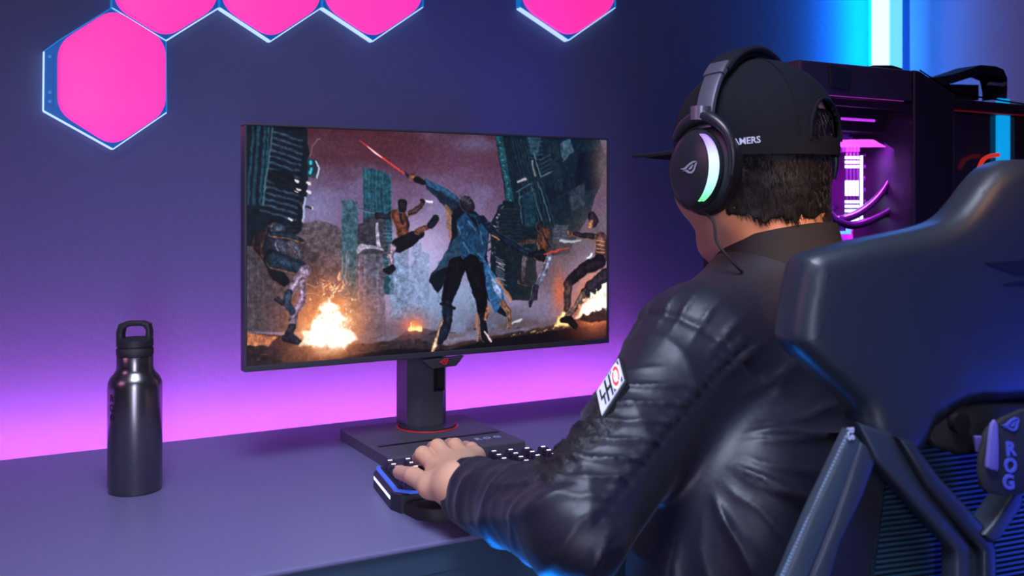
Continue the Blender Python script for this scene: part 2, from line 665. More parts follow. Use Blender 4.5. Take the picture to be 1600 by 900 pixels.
# ------------------------------------------------------------------ monitor
MY = 1.366
MX0, MX1, MZ0, MZ1 = 0.335, 0.947, 0.877, 1.223
SX0, SX1 = on_Y(386.5, 300, MY).x, on_Y(949.5, 300, MY).x
SZ1, SZ0 = on_Y(386, 196, MY).z, on_Y(386, 572.5, MY).z
m_bezel = mat('monitor plastic', (0.034, 0.033, 0.046), 0.4, bump=(250, 0.1, 0.0004))
m_standm = mat('charcoal stand plastic', (0.075, 0.072, 0.090), 0.45, bump=(250, 0.15, 0.0005))
m_red = mat('red print', (0.55, 0.02, 0.03), 0.4, emit=(0.8, 0.02, 0.03), power=0.08)
mon = thing('monitor', 'wide black gaming monitor on a square stand showing a burning city fight', 'monitor', (0.62, 1.42, DZ))
hole = []
obj('bezel', join(bx(MX0, MX1, MY, MY + 0.022, SZ1, MZ1, 0.001), bx(MX0, MX1, MY, MY + 0.022, MZ0, SZ0, 0.001),
                  bx(MX0, SX0, MY, MY + 0.022, SZ0, SZ1, 0.0008), bx(SX1, MX1, MY, MY + 0.022, SZ0, SZ1, 0.0008),
                  bx(MX0 + 0.001, MX1 - 0.001, MY + 0.010, MY + 0.024, MZ0 + 0.001, MZ1 - 0.001, 0.002)), m_bezel, mon, False)
obj('back_housing', bx(MX0 + 0.10, MX1 - 0.10, MY + 0.022, MY + 0.062, MZ0 + 0.06, MZ1 - 0.05, 0.015), m_bezel, mon)

# the picture on the screen, painted as colours of a fine grid
SW, SH = 700, 394
IMG = np.zeros((SH, SW, 3))


def uv(x, y):
    p = on_Y(x, y, MY)
    return (p.x - SX0) / (SX1 - SX0) * (SW - 1), (SZ1 - p.z) / (SZ1 - SZ0) * (SH - 1)


YY, XX = np.mgrid[0:SH, 0:SW].astype(float)


def comp(mask, col, sl, shade=None):
    global IMG
    c = np.array(col, float) / 255
    if shade is not None:
        c = np.clip(c * shade[..., None], 0, 1)
    if isinstance(mask, float):
        IMG[sl] = IMG[sl] * (1 - mask) + c * mask
    else:
        IMG[sl] = IMG[sl] * (1 - mask[..., None]) + c * mask[..., None]


def region(q, pad):
    x0, x1 = int(max(0, min(p[0] for p in q) - pad)), int(min(SW, max(p[0] for p in q) + pad + 2))
    y0, y1 = int(max(0, min(p[1] for p in q) - pad)), int(min(SH, max(p[1] for p in q) + pad + 2))
    return (slice(y0, y1), slice(x0, x1)) if x1 > x0 and y1 > y0 else None


def segd(X, Y, a, b):
    dx, dy = b[0] - a[0], b[1] - a[1]
    t = np.clip(((X - a[0]) * dx + (Y - a[1]) * dy) / (dx * dx + dy * dy + 1e-9), 0, 1)
    return np.hypot(X - a[0] - t * dx, Y - a[1] - t * dy), t


def poly(pts, col, alpha=1.0, soft=1.0):
    q = [uv(*p) for p in pts]
    sl = region(q, soft + 1)
    if sl is None:
        return
    X, Y = XX[sl], YY[sl]
    ins = np.zeros(X.shape, bool)
    D = np.full(X.shape, 1e9)
    for i in range(len(q)):
        a, b = q[i - 1], q[i]
        D = np.minimum(D, segd(X, Y, a, b)[0])
        if a[1] != b[1]:
            ins ^= ((a[1] > Y) != (b[1] > Y)) & (X < (b[0] - a[0]) * (Y - a[1]) / (b[1] - a[1]) + a[0])
    d = np.where(ins, -D, D)
    comp(np.clip(0.5 - d / soft, 0, 1) * alpha, col, sl, 1 + 0.45 * NZ[sl])


def limb(pts, col, rim=None, roff=(1.2, -0.6), alpha=1.0, soft=1.0):
    """chain of (x, y, half width) in picture points"""
    for c, o, s in (((rim, (0, 0), -0.3),) if rim else ()) + ((col, roff if rim else (0, 0), -0.7 if rim else 0),):
        kk = 1.5 if max(p[2] for p in pts) > 2.9 else 1.22
        q = [(*uv(p[0] + o[0], p[1] + o[1]), p[2] * kk + s) for p in pts]
        sl = region(q, max(p[2] for p in q) + 2)
        if sl is None:
            continue
        X, Y = XX[sl], YY[sl]
        D = np.full(X.shape, 1e9)
        for a, b in zip(q, q[1:]):
            d, t = segd(X, Y, a, b)
            D = np.minimum(D, d - (a[2] + (b[2] - a[2]) * t))
        rm = max(p[2] for p in q)
        sh = None if rm < 3 else (1.25 - 0.55 * np.clip(1 + D / rm, 0, 1)) * (1 + 0.6 * NZ[sl])
        a_ = alpha * (0.75 if (rim and o == (0, 0)) else 1.0)
        comp(np.clip(0.5 - D / soft, 0, 1) * a_, c, sl, sh)


def glow(x, y, rx, ry, col, alpha=1.0, p=1.0):
    u, v = uv(x, y)
    r2 = ((XX - u) / (rx * 1.22)) ** 2 + ((YY - v) / (ry * 1.22)) ** 2
    comp(np.exp(-r2 ** p) * alpha, col, (slice(None), slice(None)))


def nimg(scale, seed, sx=1.0):
    P = np.stack([XX.ravel() * sx, YY.ravel(), np.full(XX.size, 3.3)], 1)
    return sum(vnoise(P, scale * 2 ** k, seed + k).reshape(SH, SW) / 2 ** k for k in range(4)) * 0.6


NZ = nimg(0.16, 77) + 0.6 * nimg(0.5, 91)
V_ = YY / SH
U_ = XX / SW
top, midc, low = np.array([78, 38, 52]) / 255, np.array([104, 80, 116]) / 255, np.array([140, 122, 158]) / 255
IMG[:] = np.where(V_[..., None] < 0.3, top + (midc - top) * (V_[..., None] / 0.3), midc + (low - midc) * np.clip((V_[..., None] - 0.3) / 0.3, 0, 1))
n1 = nimg(0.016, 1, 0.6)
comp(np.clip(n1 * 2.0, 0, 1) * 0.6, (120, 125, 175), (slice(None), slice(None)))
comp(np.clip(-n1 * 1.3, 0, 1) * 0.45, (92, 42, 58), (slice(None), slice(None)))
glow(505, 235, 70, 38, (84, 40, 52), 0.75)
glow(590, 225, 60, 26, (90, 42, 54), 0.7)
glow(720, 260, 60, 45, (104, 66, 96), 0.5)
glow(745, 225, 45, 12, (110, 112, 160), 0.5)
glow(660, 400, 55, 60, (172, 158, 205), 0.75)
glow(700, 470, 60, 50, (120, 150, 190), 0.8)
glow(500, 330, 30, 30, (120, 118, 165), 0.6)
# far city
poly([(440, 352), (500, 345), (528, 352), (546, 378), (548, 520), (440, 520)], (88, 76, 86), 1, 3)
poly([(535, 312), (560, 314), (562, 520), (535, 520)], (58, 92, 108), 1, 1.5)
poly([(560, 350), (600, 345), (602, 430), (560, 430)], (62, 58, 72))
poly([(568, 262), (584, 263), (612, 274), (616, 460), (573, 460), (569, 340)], (30, 74, 92))
for i in range(8):
    poly([(571 + i * 5.6, 266), (573 + i * 5.6, 267), (575 + i * 5.6, 345), (573 + i * 5.6, 345)], (52, 108, 124), 0.5)
poly([(570, 340), (604, 338), (606, 400), (566, 400)], (60, 56, 68), 0.9)
for i in range(14):
    poly([(600, 352 + i * 6), (617, 353 + i * 6), (617, 355 + i * 6), (600, 354 + i * 6)], (105, 120, 150), 0.5)
poly([(588, 350), (592, 348), (597, 386), (590, 386)], (150, 142, 170))
poly([(556, 392), (566, 381), (574, 382), (600, 388), (602, 392), (572, 388), (560, 398)], (138, 132, 156))
poly([(556, 400), (600, 396), (604, 520), (556, 520)], (96, 88, 108), 0.8, 2)
for x, w, y in ((561, 3, 400), (570, 2, 400), (590, 3, 410), (545, 2, 390)):
    poly([(x, y), (x + w, y), (x + w, 500), (x, 500)], (128, 122, 150), 0.5)
for x0, x1, y in ((645, 660, 378), (660, 672, 394), (610, 632, 400), (632, 646, 415), (684, 690, 408), (735, 760, 420), (618, 640, 372)):
    poly([(x0, y), (x1, y + 2), (x1, 500), (x0, 500)], (104, 132, 168), 0.55, 1.5)
poly([(386, 380), (440, 372), (478, 380), (500, 400), (500, 520), (386, 520)], (66, 58, 66), 0.9, 4)
for i in range(9):
    poly([(392 + i * 9, 400), (394 + i * 9, 400), (400 + i * 9, 520), (397 + i * 9, 520)], (92, 84, 98), 0.35)
# towers at the left
poly([(384, 190), (480, 195), (484, 250), (482, 290), (472, 360), (440, 385), (386, 385)], (16, 28, 40))
for x0, x1 in ((389, 391), (397, 400), (408, 410), (414, 416)):
    poly([(x0 + 6, 195), (x1 + 8, 195), (x1 - 1, 320), (x0 - 3, 320)], (30, 78, 98), 0.8)
for j in range(14):
    y = 203 + j * 9.5
    w = 2.2
    s = 428 - j * 1.6
    poly([(s, y), (474 - j * 0.6, y + 16), (474 - j * 0.6, y + 16 + w * 1.6), (s - 1, y + w * 1.6)], (58, 84, 112) if j != 7 else (12, 18, 28), 0.75)
limb([(428, 200, .8), (418, 270, .9), (412, 320, .8)], (74, 108, 124))
limb([(419, 266, .9), (440, 278, .9), (462, 292, 1.0)], (92, 112, 128))
poly([(420, 264), (456, 268), (478, 296), (470, 308), (452, 298), (420, 282)], (12, 20, 30), 0.85)
for x, y, r in ((467, 283, 2.2), (470, 296, 1.6), (485, 287, 2.3), (485, 301, 2.2), (489, 326, 2.0), (457, 343, 1.8), (466, 300, 1.2)):
    limb([(x - 4, y - 2, r * .7), (x, y, r)], (196, 186, 190), None)
limb([(470, 318, 2), (487, 326, 1.6)], (52, 52, 62))
poly([(482, 246), (498, 250), (498, 279), (480, 276)], (40, 60, 78))
limb([(487, 252, 2), (486, 256, 2)], (40, 190, 205))
limb([(487, 264, 2), (485, 270, 2.2)], (40, 190, 205))
limb([(495, 252, .9), (499, 262, 1), (496, 278, 1)], (176, 182, 196))
limb([(485, 245, .4), (489, 228, .4), (497, 218, .5), (503, 216, .6)], (150, 120, 132))
limb([(478, 310, 1.6), (474, 345, 1.4)], (150, 158, 190))
for y in range(350, 384, 6):
    poly([(414, y), (470, y + 3), (470, y + 5), (414, y + 2)], (40, 46, 58), 0.7)
# towers at the right
poly([(775, 208), (935, 214), (952, 250), (925, 330), (890, 395), (858, 400), (810, 395), (800, 345), (790, 300)], (18, 38, 50))
poly([(776, 210), (786, 210), (808, 330), (798, 345), (792, 300)], (30, 82, 96), 0.9)
for i in range(12):
    limb([(781 + i * 1.7, 222 + i * 9, .7), (783 + i * 1.7, 223 + i * 9, .7)], (84, 140, 156))
for i in range(7):
    limb([(800 + i * 5, 212 + i * 1.5, .5), (828 + i * 8, 330 + i * 8, .7)], (44, 78, 92), None, alpha=0.7)
poly([(826, 214), (848, 214), (840, 250), (832, 240)], (40, 74, 90), 0.8)
for i in range(6):
    limb([(828, 216 + i * 6, .5), (850, 214 + i * 7, .5)], (66, 96, 116), None, alpha=0.7)
poly([(876, 225), (893, 216), (899, 236), (881, 254)], (64, 92, 110), 0.85)
poly([(858, 228), (872, 220), (884, 300), (870, 300)], (26, 46, 56))
limb([(836, 238, .8), (846, 276, .8), (864, 268, .8)], (92, 122, 134))
limb([(833, 252, 1.2), (838, 275, 1.4)], (120, 116, 122))
for i in range(5):
    limb([(845, 250 + i * 7, .5), (862, 242 + i * 7, .5)], (70, 100, 112), None, alpha=0.8)
limb([(811, 284, 1.6), (823, 280, 1.8)], (168, 150, 156))
for k, (a, b) in enumerate((((808, 300), (832, 286)), ((812, 310), (836, 296)), ((812, 300), (818, 350)), ((832, 290), (848, 345)), ((842, 285), (862, 345)))):
    limb([(*a, .7), (*b, .7)], (76, 108, 124))
poly([(818, 305), (832, 298), (840, 352), (822, 356)], (22, 58, 76))
poly([(905, 240), (940, 232), (940, 290), (925, 300), (900, 290)], (14, 22, 32), 0.9, 3)
poly([(890, 300), (915, 285), (915, 320), (895, 330)], (52, 66, 80), 0.7, 3)
glow(945, 260, 22, 60, (112, 92, 92), 0.85)
glow(930, 360, 40, 40, (104, 84, 84), 0.8)
glow(885, 390, 34, 26, (92, 78, 84), 0.8)
# broken tower in the middle distance
poly([(768, 350), (780, 322), (790, 312), (806, 316), (812, 345), (838, 368), (842, 470), (800, 470), (768, 430)], (18, 34, 44))
for i in range(9):
    limb([(780 - i * .6, 326 + i * 6, .5), (812 + i * 1.2, 328 + i * 6, .5)], (44, 62, 74), None, alpha=0.8)
random.seed(3)
for i in range(60):
    t = random.random()
    x, y = 783 - 20 * t + random.uniform(-5, 6), 318 + 100 * t + random.uniform(-5, 5)
    limb([(x, y, random.uniform(.5, 1.2)), (x + random.uniform(-3, 3), y + random.uniform(-3, 4), .6)], random.choice([(150, 140, 160), (90, 90, 110), (30, 36, 46)]))
for i in range(12):
    limb([(776 + random.uniform(0, 6), 402 + i * 3.5, .9), (788 + random.uniform(0, 6), 408 + i * 3.4, .7)], random.choice([(180, 170, 190), (110, 110, 130)]), None, alpha=0.8)
poly([(866, 352), (890, 352), (890, 380), (866, 380)], (96, 96, 116), 0.6)
for i in range(5):
    limb([(866, 355 + i * 5, .5), (890, 355 + i * 5, .5)], (54, 54, 70))
# smoke and haze near the ground
glow(790, 505, 90, 28, (84, 86, 104), 0.8)
glow(600, 520, 60, 18, (86, 80, 98), 0.8)
glow(860, 430, 40, 40, (92, 70, 74), 0.7)
glow(700, 500, 40, 26, (110, 124, 156), 0.7)
# ground
poly([(384, 521), (432, 524), (560, 538), (640, 530), (700, 540), (760, 528), (850, 512), (952, 486), (952, 540), (384, 582)], (44, 32, 36), 1, 3)
n2 = nimg(0.06, 9, 0.5)
gm = np.clip((n2 + 0.1) * 2, 0, 1) * np.clip((V_ - 0.86 + 0.05 * U_) * 14, 0, 1)
comp(gm * 0.5, (92, 62, 54), (slice(None), slice(None)))
poly([(384, 521), (434, 527), (420, 541), (384, 541)], (188, 112, 74), 0.9, 2)
poly([(600, 540), (650, 512), (700, 520), (690, 545), (600, 550)], (52, 44, 52), 0.8, 2)
for k in range(90):
    x = random.uniform(388, 948)
    y = 566 - (x - 386) * 0.055 - random.random() ** 1.3 * 32
    limb([(x, y, random.uniform(.4, 1.3)), (x + random.uniform(2, 12), y - random.uniform(0, 1.5), .4)], random.choice([(20, 14, 18), (110, 78, 66), (64, 50, 54), (12, 10, 14)]), None, alpha=0.7)
poly([(500, 565), (620, 545), (700, 548), (760, 532), (952, 505), (952, 545), (500, 580)], (14, 11, 16), 0.92, 4)
for k in range(26):
    x = random.uniform(800, 945)
    y = 524 - (x - 800) * 0.14 + random.uniform(-3, 3)
    limb([(x, y, random.uniform(.5, 1.3)), (x + random.uniform(1, 5), y - 1, .5)], random.choice([(170, 110, 60), (96, 60, 40), (210, 160, 90)]), None, alpha=0.8)
# fires
for args in ((512, 500, 60, 62, (214, 104, 60), .8), (514, 508, 44, 44, (255, 160, 84), .95, 1.2), (928, 480, 52, 52, (210, 92, 50), .75), (935, 470, 32, 42, (255, 150, 70), .9, 1.3),
             (645, 508, 22, 18, (206, 96, 76), .7), (876, 455, 12, 30, (220, 96, 50), .75), (650, 510, 11, 7, (255, 140, 70), .95)):
    glow(*args)
for k in range(46):
    t = random.random()
    x = 515 + random.gauss(0, 15) * (1.05 - t * 0.6)
    y = 536 - t * 92
    limb([(x, y, random.uniform(1.2, 3.2) * (1.1 - t)), (x + random.uniform(-2, 4), y - random.uniform(5, 12), .5)], random.choice([(255, 200, 120), (255, 232, 180), (255, 160, 96)]), None, alpha=0.85, soft=2)
poly([(470, 540), (486, 512), (498, 482), (514, 462), (524, 478), (534, 500), (548, 516), (558, 530), (540, 541)], (255, 244, 214), 1, 9)
glow(516, 518, 26, 24, (255, 255, 248), 1.0, 1.5)
for x, y in ((518, 446), (531, 434), (528, 450), (508, 452), (536, 452)):
    limb([(x, y, 2.2), (x + 1, y - 9, .6)], (255, 176, 130), None, alpha=0.9, soft=2)
for a, b in (((480, 444), (510, 452)), ((482, 462), (508, 464)), ((532, 470), (560, 492)), ((538, 460), (552, 470)), ((540, 448), (544, 390)), ((535, 440), (537, 400))):
    limb([(*a, .9), (*b, .6)], (210, 150, 150), None, alpha=0.6, soft=2)
poly([(902, 498), (915, 470), (930, 440), (952, 428), (952, 492), (925, 490)], (255, 246, 214), 1, 8)
poly([(868, 512), (874, 494), (884, 486), (892, 500), (896, 508)], (255, 206, 130), 1, 4)
for k in range(16):
    x = 640 + k * 1.3
    limb([(x, 516, 1.6), (x + random.uniform(-1, 1), 516 - random.uniform(3, 12), .5)], (255, 206, 130), None, alpha=0.9, soft=1.5)
poly([(905, 500), (925, 488), (952, 484), (952, 500), (925, 505)], (60, 34, 26), 0.9, 2)
# figure crouching at the left
D, O, G, P_ = (24, 30, 44), (176, 104, 58), (112, 100, 122), (160, 140, 168)
limb([(410, 372, 9), (408, 385, 9), (414, 396, 7)], (44, 32, 34), (150, 86, 48))
limb([(432, 362, 10), (428, 378, 11), (422, 392, 10)], (34, 40, 56), O)
limb([(432, 356, 6), (437, 358, 6)], (60, 70, 92), (172, 168, 184))
limb([(426, 366, 3.4), (448, 368, 3.2), (464, 374, 2.6), (474, 378, 2)], (34, 44, 62), (196, 126, 70), (0.4, -1.4))
limb([(438, 382, 6), (444, 394, 6)], (66, 66, 88), (180, 170, 196))
limb([(456, 380, 3.2), (466, 392, 3.6), (468, 404, 3)], (86, 84, 104), (130, 124, 150))
limb([(424, 402, 9), (430, 424, 8), (444, 440, 6)], (22, 22, 30), (96, 60, 42))
limb([(430, 408, 9), (452, 414, 9), (470, 420, 7.5)], (38, 56, 78), (196, 120, 72), (0.3, -1.8))
limb([(478, 424, 7), (466, 440, 6), (455, 456, 5)], (132, 112, 138), (206, 160, 170), (-.8, -.6))
limb([(474, 440, 5), (474, 470, 5), (462, 492, 4.5), (459, 506, 5)], (126, 100, 122), (214, 150, 140), (-.8, 0))
limb([(451, 460, 5), (448, 474, 4.6), (457, 488, 4)], (52, 64, 88), (120, 104, 126))
limb([(434, 468, 3), (442, 474, 3)], (50, 44, 56))
limb([(456, 512, 5), (452, 524, 5), (466, 534, 3.4), (444, 530, 4)], (44, 40, 54), (150, 92, 70))
# figure leaping in the middle
limb([(560, 327, 1.3), (578, 332, 2.2), (592, 334, 1.4)], (58, 74, 98), (120, 134, 160))
limb([(592, 338, 4), (604, 340, 4), (616, 334, 4.5)], (30, 36, 50), (164, 112, 84))
limb([(590, 336, 3), (592, 340, 3)], (30, 26, 30))
limb([(623, 338, 9), (630, 352, 9.5), (630, 366, 8)], (112, 62, 44), (196, 128, 84))
limb([(627, 330, 2), (630, 350, 2)], (36, 30, 38))
limb([(638, 340, 2), (640, 356, 2)], (40, 32, 40))
limb([(629, 318, 6), (629, 326, 5.4)], (32, 26, 34), (146, 138, 158))
limb([(640, 334, 3.4), (650, 330, 3.4), (658, 322, 3), (661, 315, 2.8)], (62, 44, 48), (190, 122, 84))
limb([(662, 315, 2), (677, 316, 1.6)], (206, 196, 214))
limb([(660, 313, 2.6), (664, 316, 2)], (28, 24, 30))
limb([(624, 384, 9), (640, 376, 9), (656, 366, 6.5)], (24, 18, 26), (96, 62, 56))
limb([(654, 362, 4.2), (668, 356, 4)], (120, 76, 60), (186, 120, 88))
limb([(674, 352, 4.6), (682, 341, 4.4)], (20, 28, 38))
limb([(614, 388, 5), (611, 402, 4), (612, 414, 3.6)], (150, 128, 152), (206, 180, 200))
limb([(604, 424, 4), (612, 420, 5), (608, 428, 3)], (24, 22, 30), (130, 116, 134))
# small figure at the right middle
limb([(845, 354, 5.4), (846, 358, 5)], (40, 36, 46), (150, 146, 164))
limb([(852, 366, 9), (850, 378, 9), (850, 388, 7)], (104, 62, 44), (190, 124, 78))
limb([(848, 360, 1.4), (862, 388, 1.4)], (30, 34, 48))
limb([(836, 376, 3), (822, 378, 2.6), (812, 382, 2.2)], (70, 48, 48), (196, 136, 96))
limb([(846, 398, 7), (850, 402, 7), (840, 398, 6)], (26, 22, 28), (140, 90, 54))
limb([(822, 402, 3.4), (820, 420, 3), (819, 436, 2.8)], (70, 64, 78), (196, 150, 130))
limb([(812, 441, 2.6), (824, 444, 3)], (52, 46, 56), (186, 130, 96))
limb([(860, 402, 5), (852, 424, 4.4), (842, 444, 3.6)], (104, 104, 130), (206, 200, 220))
limb([(838, 450, 4), (832, 470, 3), (828, 480, 2)], (42, 44, 58), (140, 140, 160))
# figure at the right edge
limb([(926, 338, 7), (930, 344, 6.4), (928, 350, 5)], (44, 34, 46), (110, 96, 128))
limb([(926, 346, 3), (924, 354, 3)], (176, 116, 76))
limb([(944, 368, 4), (926, 370, 4), (908, 368, 3.6), (898, 366, 3)], (44, 34, 42), (180, 116, 72))
limb([(888, 362, 3), (892, 368, 2.6)], (110, 78, 70))
limb([(878, 376, 2.2), (894, 378, 2.6), (908, 376, 1.6)], (150, 150, 166), (214, 214, 226))
limb([(940, 372, 9), (940, 388, 9), (940, 404, 9)], (96, 62, 56), (206, 142, 100))
for i in range(5):
    limb([(934, 376 + i * 6, .7), (946, 378 + i * 6, .7)], (206, 150, 110))
limb([(926, 398, 2.6), (920, 405, 2.4)], (150, 150, 166))
limb([(938, 410, 10), (916, 420, 9), (896, 436, 8), (889, 444, 6.5)], (38, 28, 34), (150, 100, 84), (.4, -1.2))
limb([(888, 446, 6.5), (888, 468, 5.4), (886, 484, 4.6)], (72, 52, 52), (196, 122, 78))
limb([(948, 430, 10), (926, 446, 9), (912, 462, 6)], (54, 44, 52), (150, 110, 96))
limb([(912, 462, 6), (898, 482, 5), (888, 496, 4.4)], (112, 84, 80), (206, 156, 120))
limb([(880, 500, 3.6), (892, 500, 5), (900, 510, 4)], (28, 20, 24))
# swordsman in a long blue coat at the centre, seen from behind
B, BD, BL = (28, 66, 104), (14, 22, 36), (86, 140, 186)
limb([(633, 270, 1.8), (641, 275, 2.2)], (30, 36, 50))
limb([(645, 276, 3.8), (652, 280, 4)], (150, 96, 74), (190, 130, 100))
limb([(652, 280, 4), (664, 286, 3)], (26, 24, 32))
poly([(665, 279), (690, 290), (712, 304), (726, 322), (732, 352), (724, 400), (706, 340), (692, 318), (668, 296)], (28, 42, 64))
poly([(665, 279), (690, 290), (712, 305), (722, 318), (700, 305), (668, 290)], (40, 88, 128), 0.9, 2)
poly([(696, 318), (708, 330), (712, 360), (706, 384), (700, 350)], (150, 104, 84), 0.85, 4)
poly([(706, 335), (722, 318), (742, 330), (762, 345), (766, 362), (762, 400), (770, 440), (790, 480), (802, 500), (780, 490), (764, 468), (748, 430), (740, 416), (722, 424), (700, 430), (690, 452), (684, 458), (672, 440), (676, 428), (698, 398), (708, 370)], BD)
poly([(714, 345), (730, 330), (750, 338), (764, 350), (764, 376), (758, 410), (738, 408), (720, 422), (724, 400), (718, 372)], B)
poly([(706, 380), (716, 366), (724, 398), (704, 416), (684, 424), (676, 432)], (40, 70, 100), 0.95, 2)
poly([(728, 332), (744, 342), (750, 362), (742, 350)], (16, 24, 38))
poly([(745, 338), (756, 336), (764, 344), (762, 352), (748, 350)], (18, 32, 50))
for a, b in (((720, 370), (746, 398)), ((746, 360), (762, 378)), ((728, 352), (732, 404)), ((744, 378), (752, 406)), ((732, 340), (720, 372))):
    limb([(*a, .6), (*b, .8)], (16, 40, 66), None, alpha=0.8)
for a, b in (((734, 346), (744, 360)), ((752, 362), (756, 382)), ((726, 380), (736, 396)), ((748, 396), (758, 404)), ((716, 352), (722, 366))):
    limb([(*a, 1.3), (*b, .8)], BL, None, alpha=0.6, soft=2)
poly([(756, 400), (768, 420), (786, 448), (790, 470), (776, 492), (768, 476), (760, 440)], (44, 92, 142), 1)
poly([(766, 426), (784, 452), (784, 468), (774, 456)], (140, 156, 200), 0.9, 2)
limb([(764, 352, 5), (776, 366, 5), (800, 380, 4.4), (822, 392, 4), (834, 398, 3)], (20, 34, 54), (60, 104, 146), (0.2, 1.2))
limb([(770, 368, .9), (782, 374, 1)], (206, 130, 80))
limb([(830, 398, 3), (842, 398, 4), (852, 396, 3)], (22, 28, 42))
limb([(852, 397, .9), (872, 392, 1.0), (892, 387, .5)], (214, 62, 48))
# dark hair, plain head
limb([(728, 316, 8.5), (733, 324, 8)], (40, 36, 48), (112, 104, 124))
for dx, dy in ((-8, -10), (-3, -12), (3, -10), (8, -6), (10, 2)):
    limb([(728 + dx * .5, 316 + dy * .4, 2.2), (728 + dx, 316 + dy, .8)], (74, 68, 84))
# legs and boots
limb([(714, 416, 12), (706, 446, 11), (700, 468, 8)], (16, 13, 20), (60, 44, 46))
limb([(738, 412, 11), (748, 444, 10), (754, 470, 8), (756, 494, 6)], (14, 12, 18))
limb([(700, 478, 7.5), (700, 500, 7), (694, 520, 7), (688, 534, 5)], (22, 34, 52), (92, 116, 150), (.9, 0))
limb([(690, 474, 2), (712, 482, 2)], (16, 14, 20))
limb([(692, 500, 1.6), (686, 522, 1.8), (680, 542, 3), (678, 548, 2.4)], (196, 150, 124))
limb([(754, 496, 5), (756, 516, 5), (758, 530, 4)], (18, 20, 30), (150, 110, 104))
limb([(758, 518, 1.2), (766, 530, 1.6), (768, 534, 1.6)], (206, 176, 186))
limb([(746, 494, 2), (748, 520, 1.6), (748, 532, 1.4)], (160, 108, 84))
# a far walker behind the coat
limb([(776, 436, 2.4), (786, 448, 2.2), (794, 460, 1.8), (800, 470, 2)], (150, 104, 80), (196, 144, 110))
limb([(786, 474, 4), (796, 488, 3.4), (797, 504, 2.6), (796, 514, 2.4)], (128, 86, 70), (206, 150, 116))
limb([(764, 484, 3), (760, 500, 2.4)], (150, 100, 80))
limb([(802, 506, 1.2), (816, 500, 1.6)], (170, 172, 190))

w1, w2 = nimg(0.10, 41), nimg(0.10, 57)
f1, f2 = uv(516, 495)
f3, f4 = uv(930, 470)
amp = 1.5 + 9 * np.exp(-(((XX - f1) / 50) ** 2 + ((YY - f2) / 62) ** 2) ** 2) + 6 * np.exp(-(((XX - f3) / 40) ** 2 + ((YY - f4) / 40) ** 2) ** 2)
sx_, sy_ = np.clip(XX + w1 * amp * 1.6, 0, SW - 1.01), np.clip(YY + w2 * amp * 1.6, 0, SH - 1.01)
i0_, j0_ = sy_.astype(int), sx_.astype(int)
fy_, fx_ = (sy_ - i0_)[..., None], (sx_ - j0_)[..., None]
IMG = (IMG[i0_, j0_] * (1 - fx_) + IMG[i0_, j0_ + 1] * fx_) * (1 - fy_) + (IMG[i0_ + 1, j0_] * (1 - fx_) + IMG[i0_ + 1, j0_ + 1] * fx_) * fy_
for k in range(60):
    t = random.random()
    x, y = 516 + random.gauss(0, 22), 532 - t * 100
    limb([(x, y, random.uniform(.5, 1.1)), (x + random.uniform(-1, 3), y - random.uniform(1, 4), .4)], random.choice([(255, 190, 130), (255, 150, 90), (255, 230, 190)]), None, alpha=0.7)
limb([(563, 219, .5), (585, 236, 1.3), (612, 256, 1.3), (633, 271, 1.2)], (226, 56, 58))
limb([(576, 229, .5), (588, 239, 1.1), (598, 246, .5)], (250, 190, 205))
n3 = nimg(0.25, 21)
n4 = nimg(0.45, 31)
_lum = IMG.mean(-1)
IMG = IMG * (0.82 + 0.22 * IMG.mean(-1, keepdims=True) / 0.5)
IMG *= 1 + ((0.20 * n3 + 0.14 * n4) * np.clip(1.5 - 1.9 * _lum, 0, 1))[..., None]
IMG[1:-1, 1:-1] = 0.44 * IMG[1:-1, 1:-1] + 0.14 * (IMG[:-2, 1:-1] + IMG[2:, 1:-1] + IMG[1:-1, :-2] + IMG[1:-1, 2:])
_g = IMG.mean(-1, keepdims=True)
IMG = _g + (IMG - _g) * 0.90
IMG = np.clip(IMG + 0.10 * (IMG - 0.34) * (IMG > 0), 0, 1)
LIN = np.where(IMG <= 0.04045, IMG / 12.92, ((IMG + 0.055) / 1.055) ** 2.4)
gx = SX0 + (SX1 - SX0) * XX / (SW - 1)
gz = SZ1 - (SZ1 - SZ0) * YY / (SH - 1)
gv = np.stack([gx.ravel(), np.full(gx.size, MY + 0.0035), gz.ravel()], 1)
ii = np.arange(SW * SH).reshape(SH, SW)
gf = np.stack([ii[:-1, :-1], ii[1:, :-1], ii[1:, 1:], ii[:-1, 1:]], -1).reshape(-1, 4)
m_scr = bpy.data.materials.new('lit screen')
m_scr.use_nodes = True
_nt = m_scr.node_tree
_b = _nt.nodes['Principled BSDF']
_b.inputs['Base Color'].default_value = (0.01, 0.01, 0.012, 1)
_b.inputs['Roughness'].default_value = 0.35
_b.inputs['Specular IOR Level'].default_value = 0.2
_at = _nt.nodes.new('ShaderNodeAttribute')
_at.attribute_name = 'picture'
_nt.links.new(_at.outputs['Color'], _b.inputs['Emission Color'])
_b.inputs['Emission Strength'].default_value = 1.0
scr = obj('screen', (gv, gf.tolist()), m_scr, mon, False, 'lit screen with a burning ruined city and fighting figures')
ca = scr.data.color_attributes.new('picture', 'FLOAT_COLOR', 'POINT')
ca.data.foreach_set('color', np.concatenate([LIN.reshape(-1, 3), np.ones((SW * SH, 1))], 1).ravel().astype(np.float32))

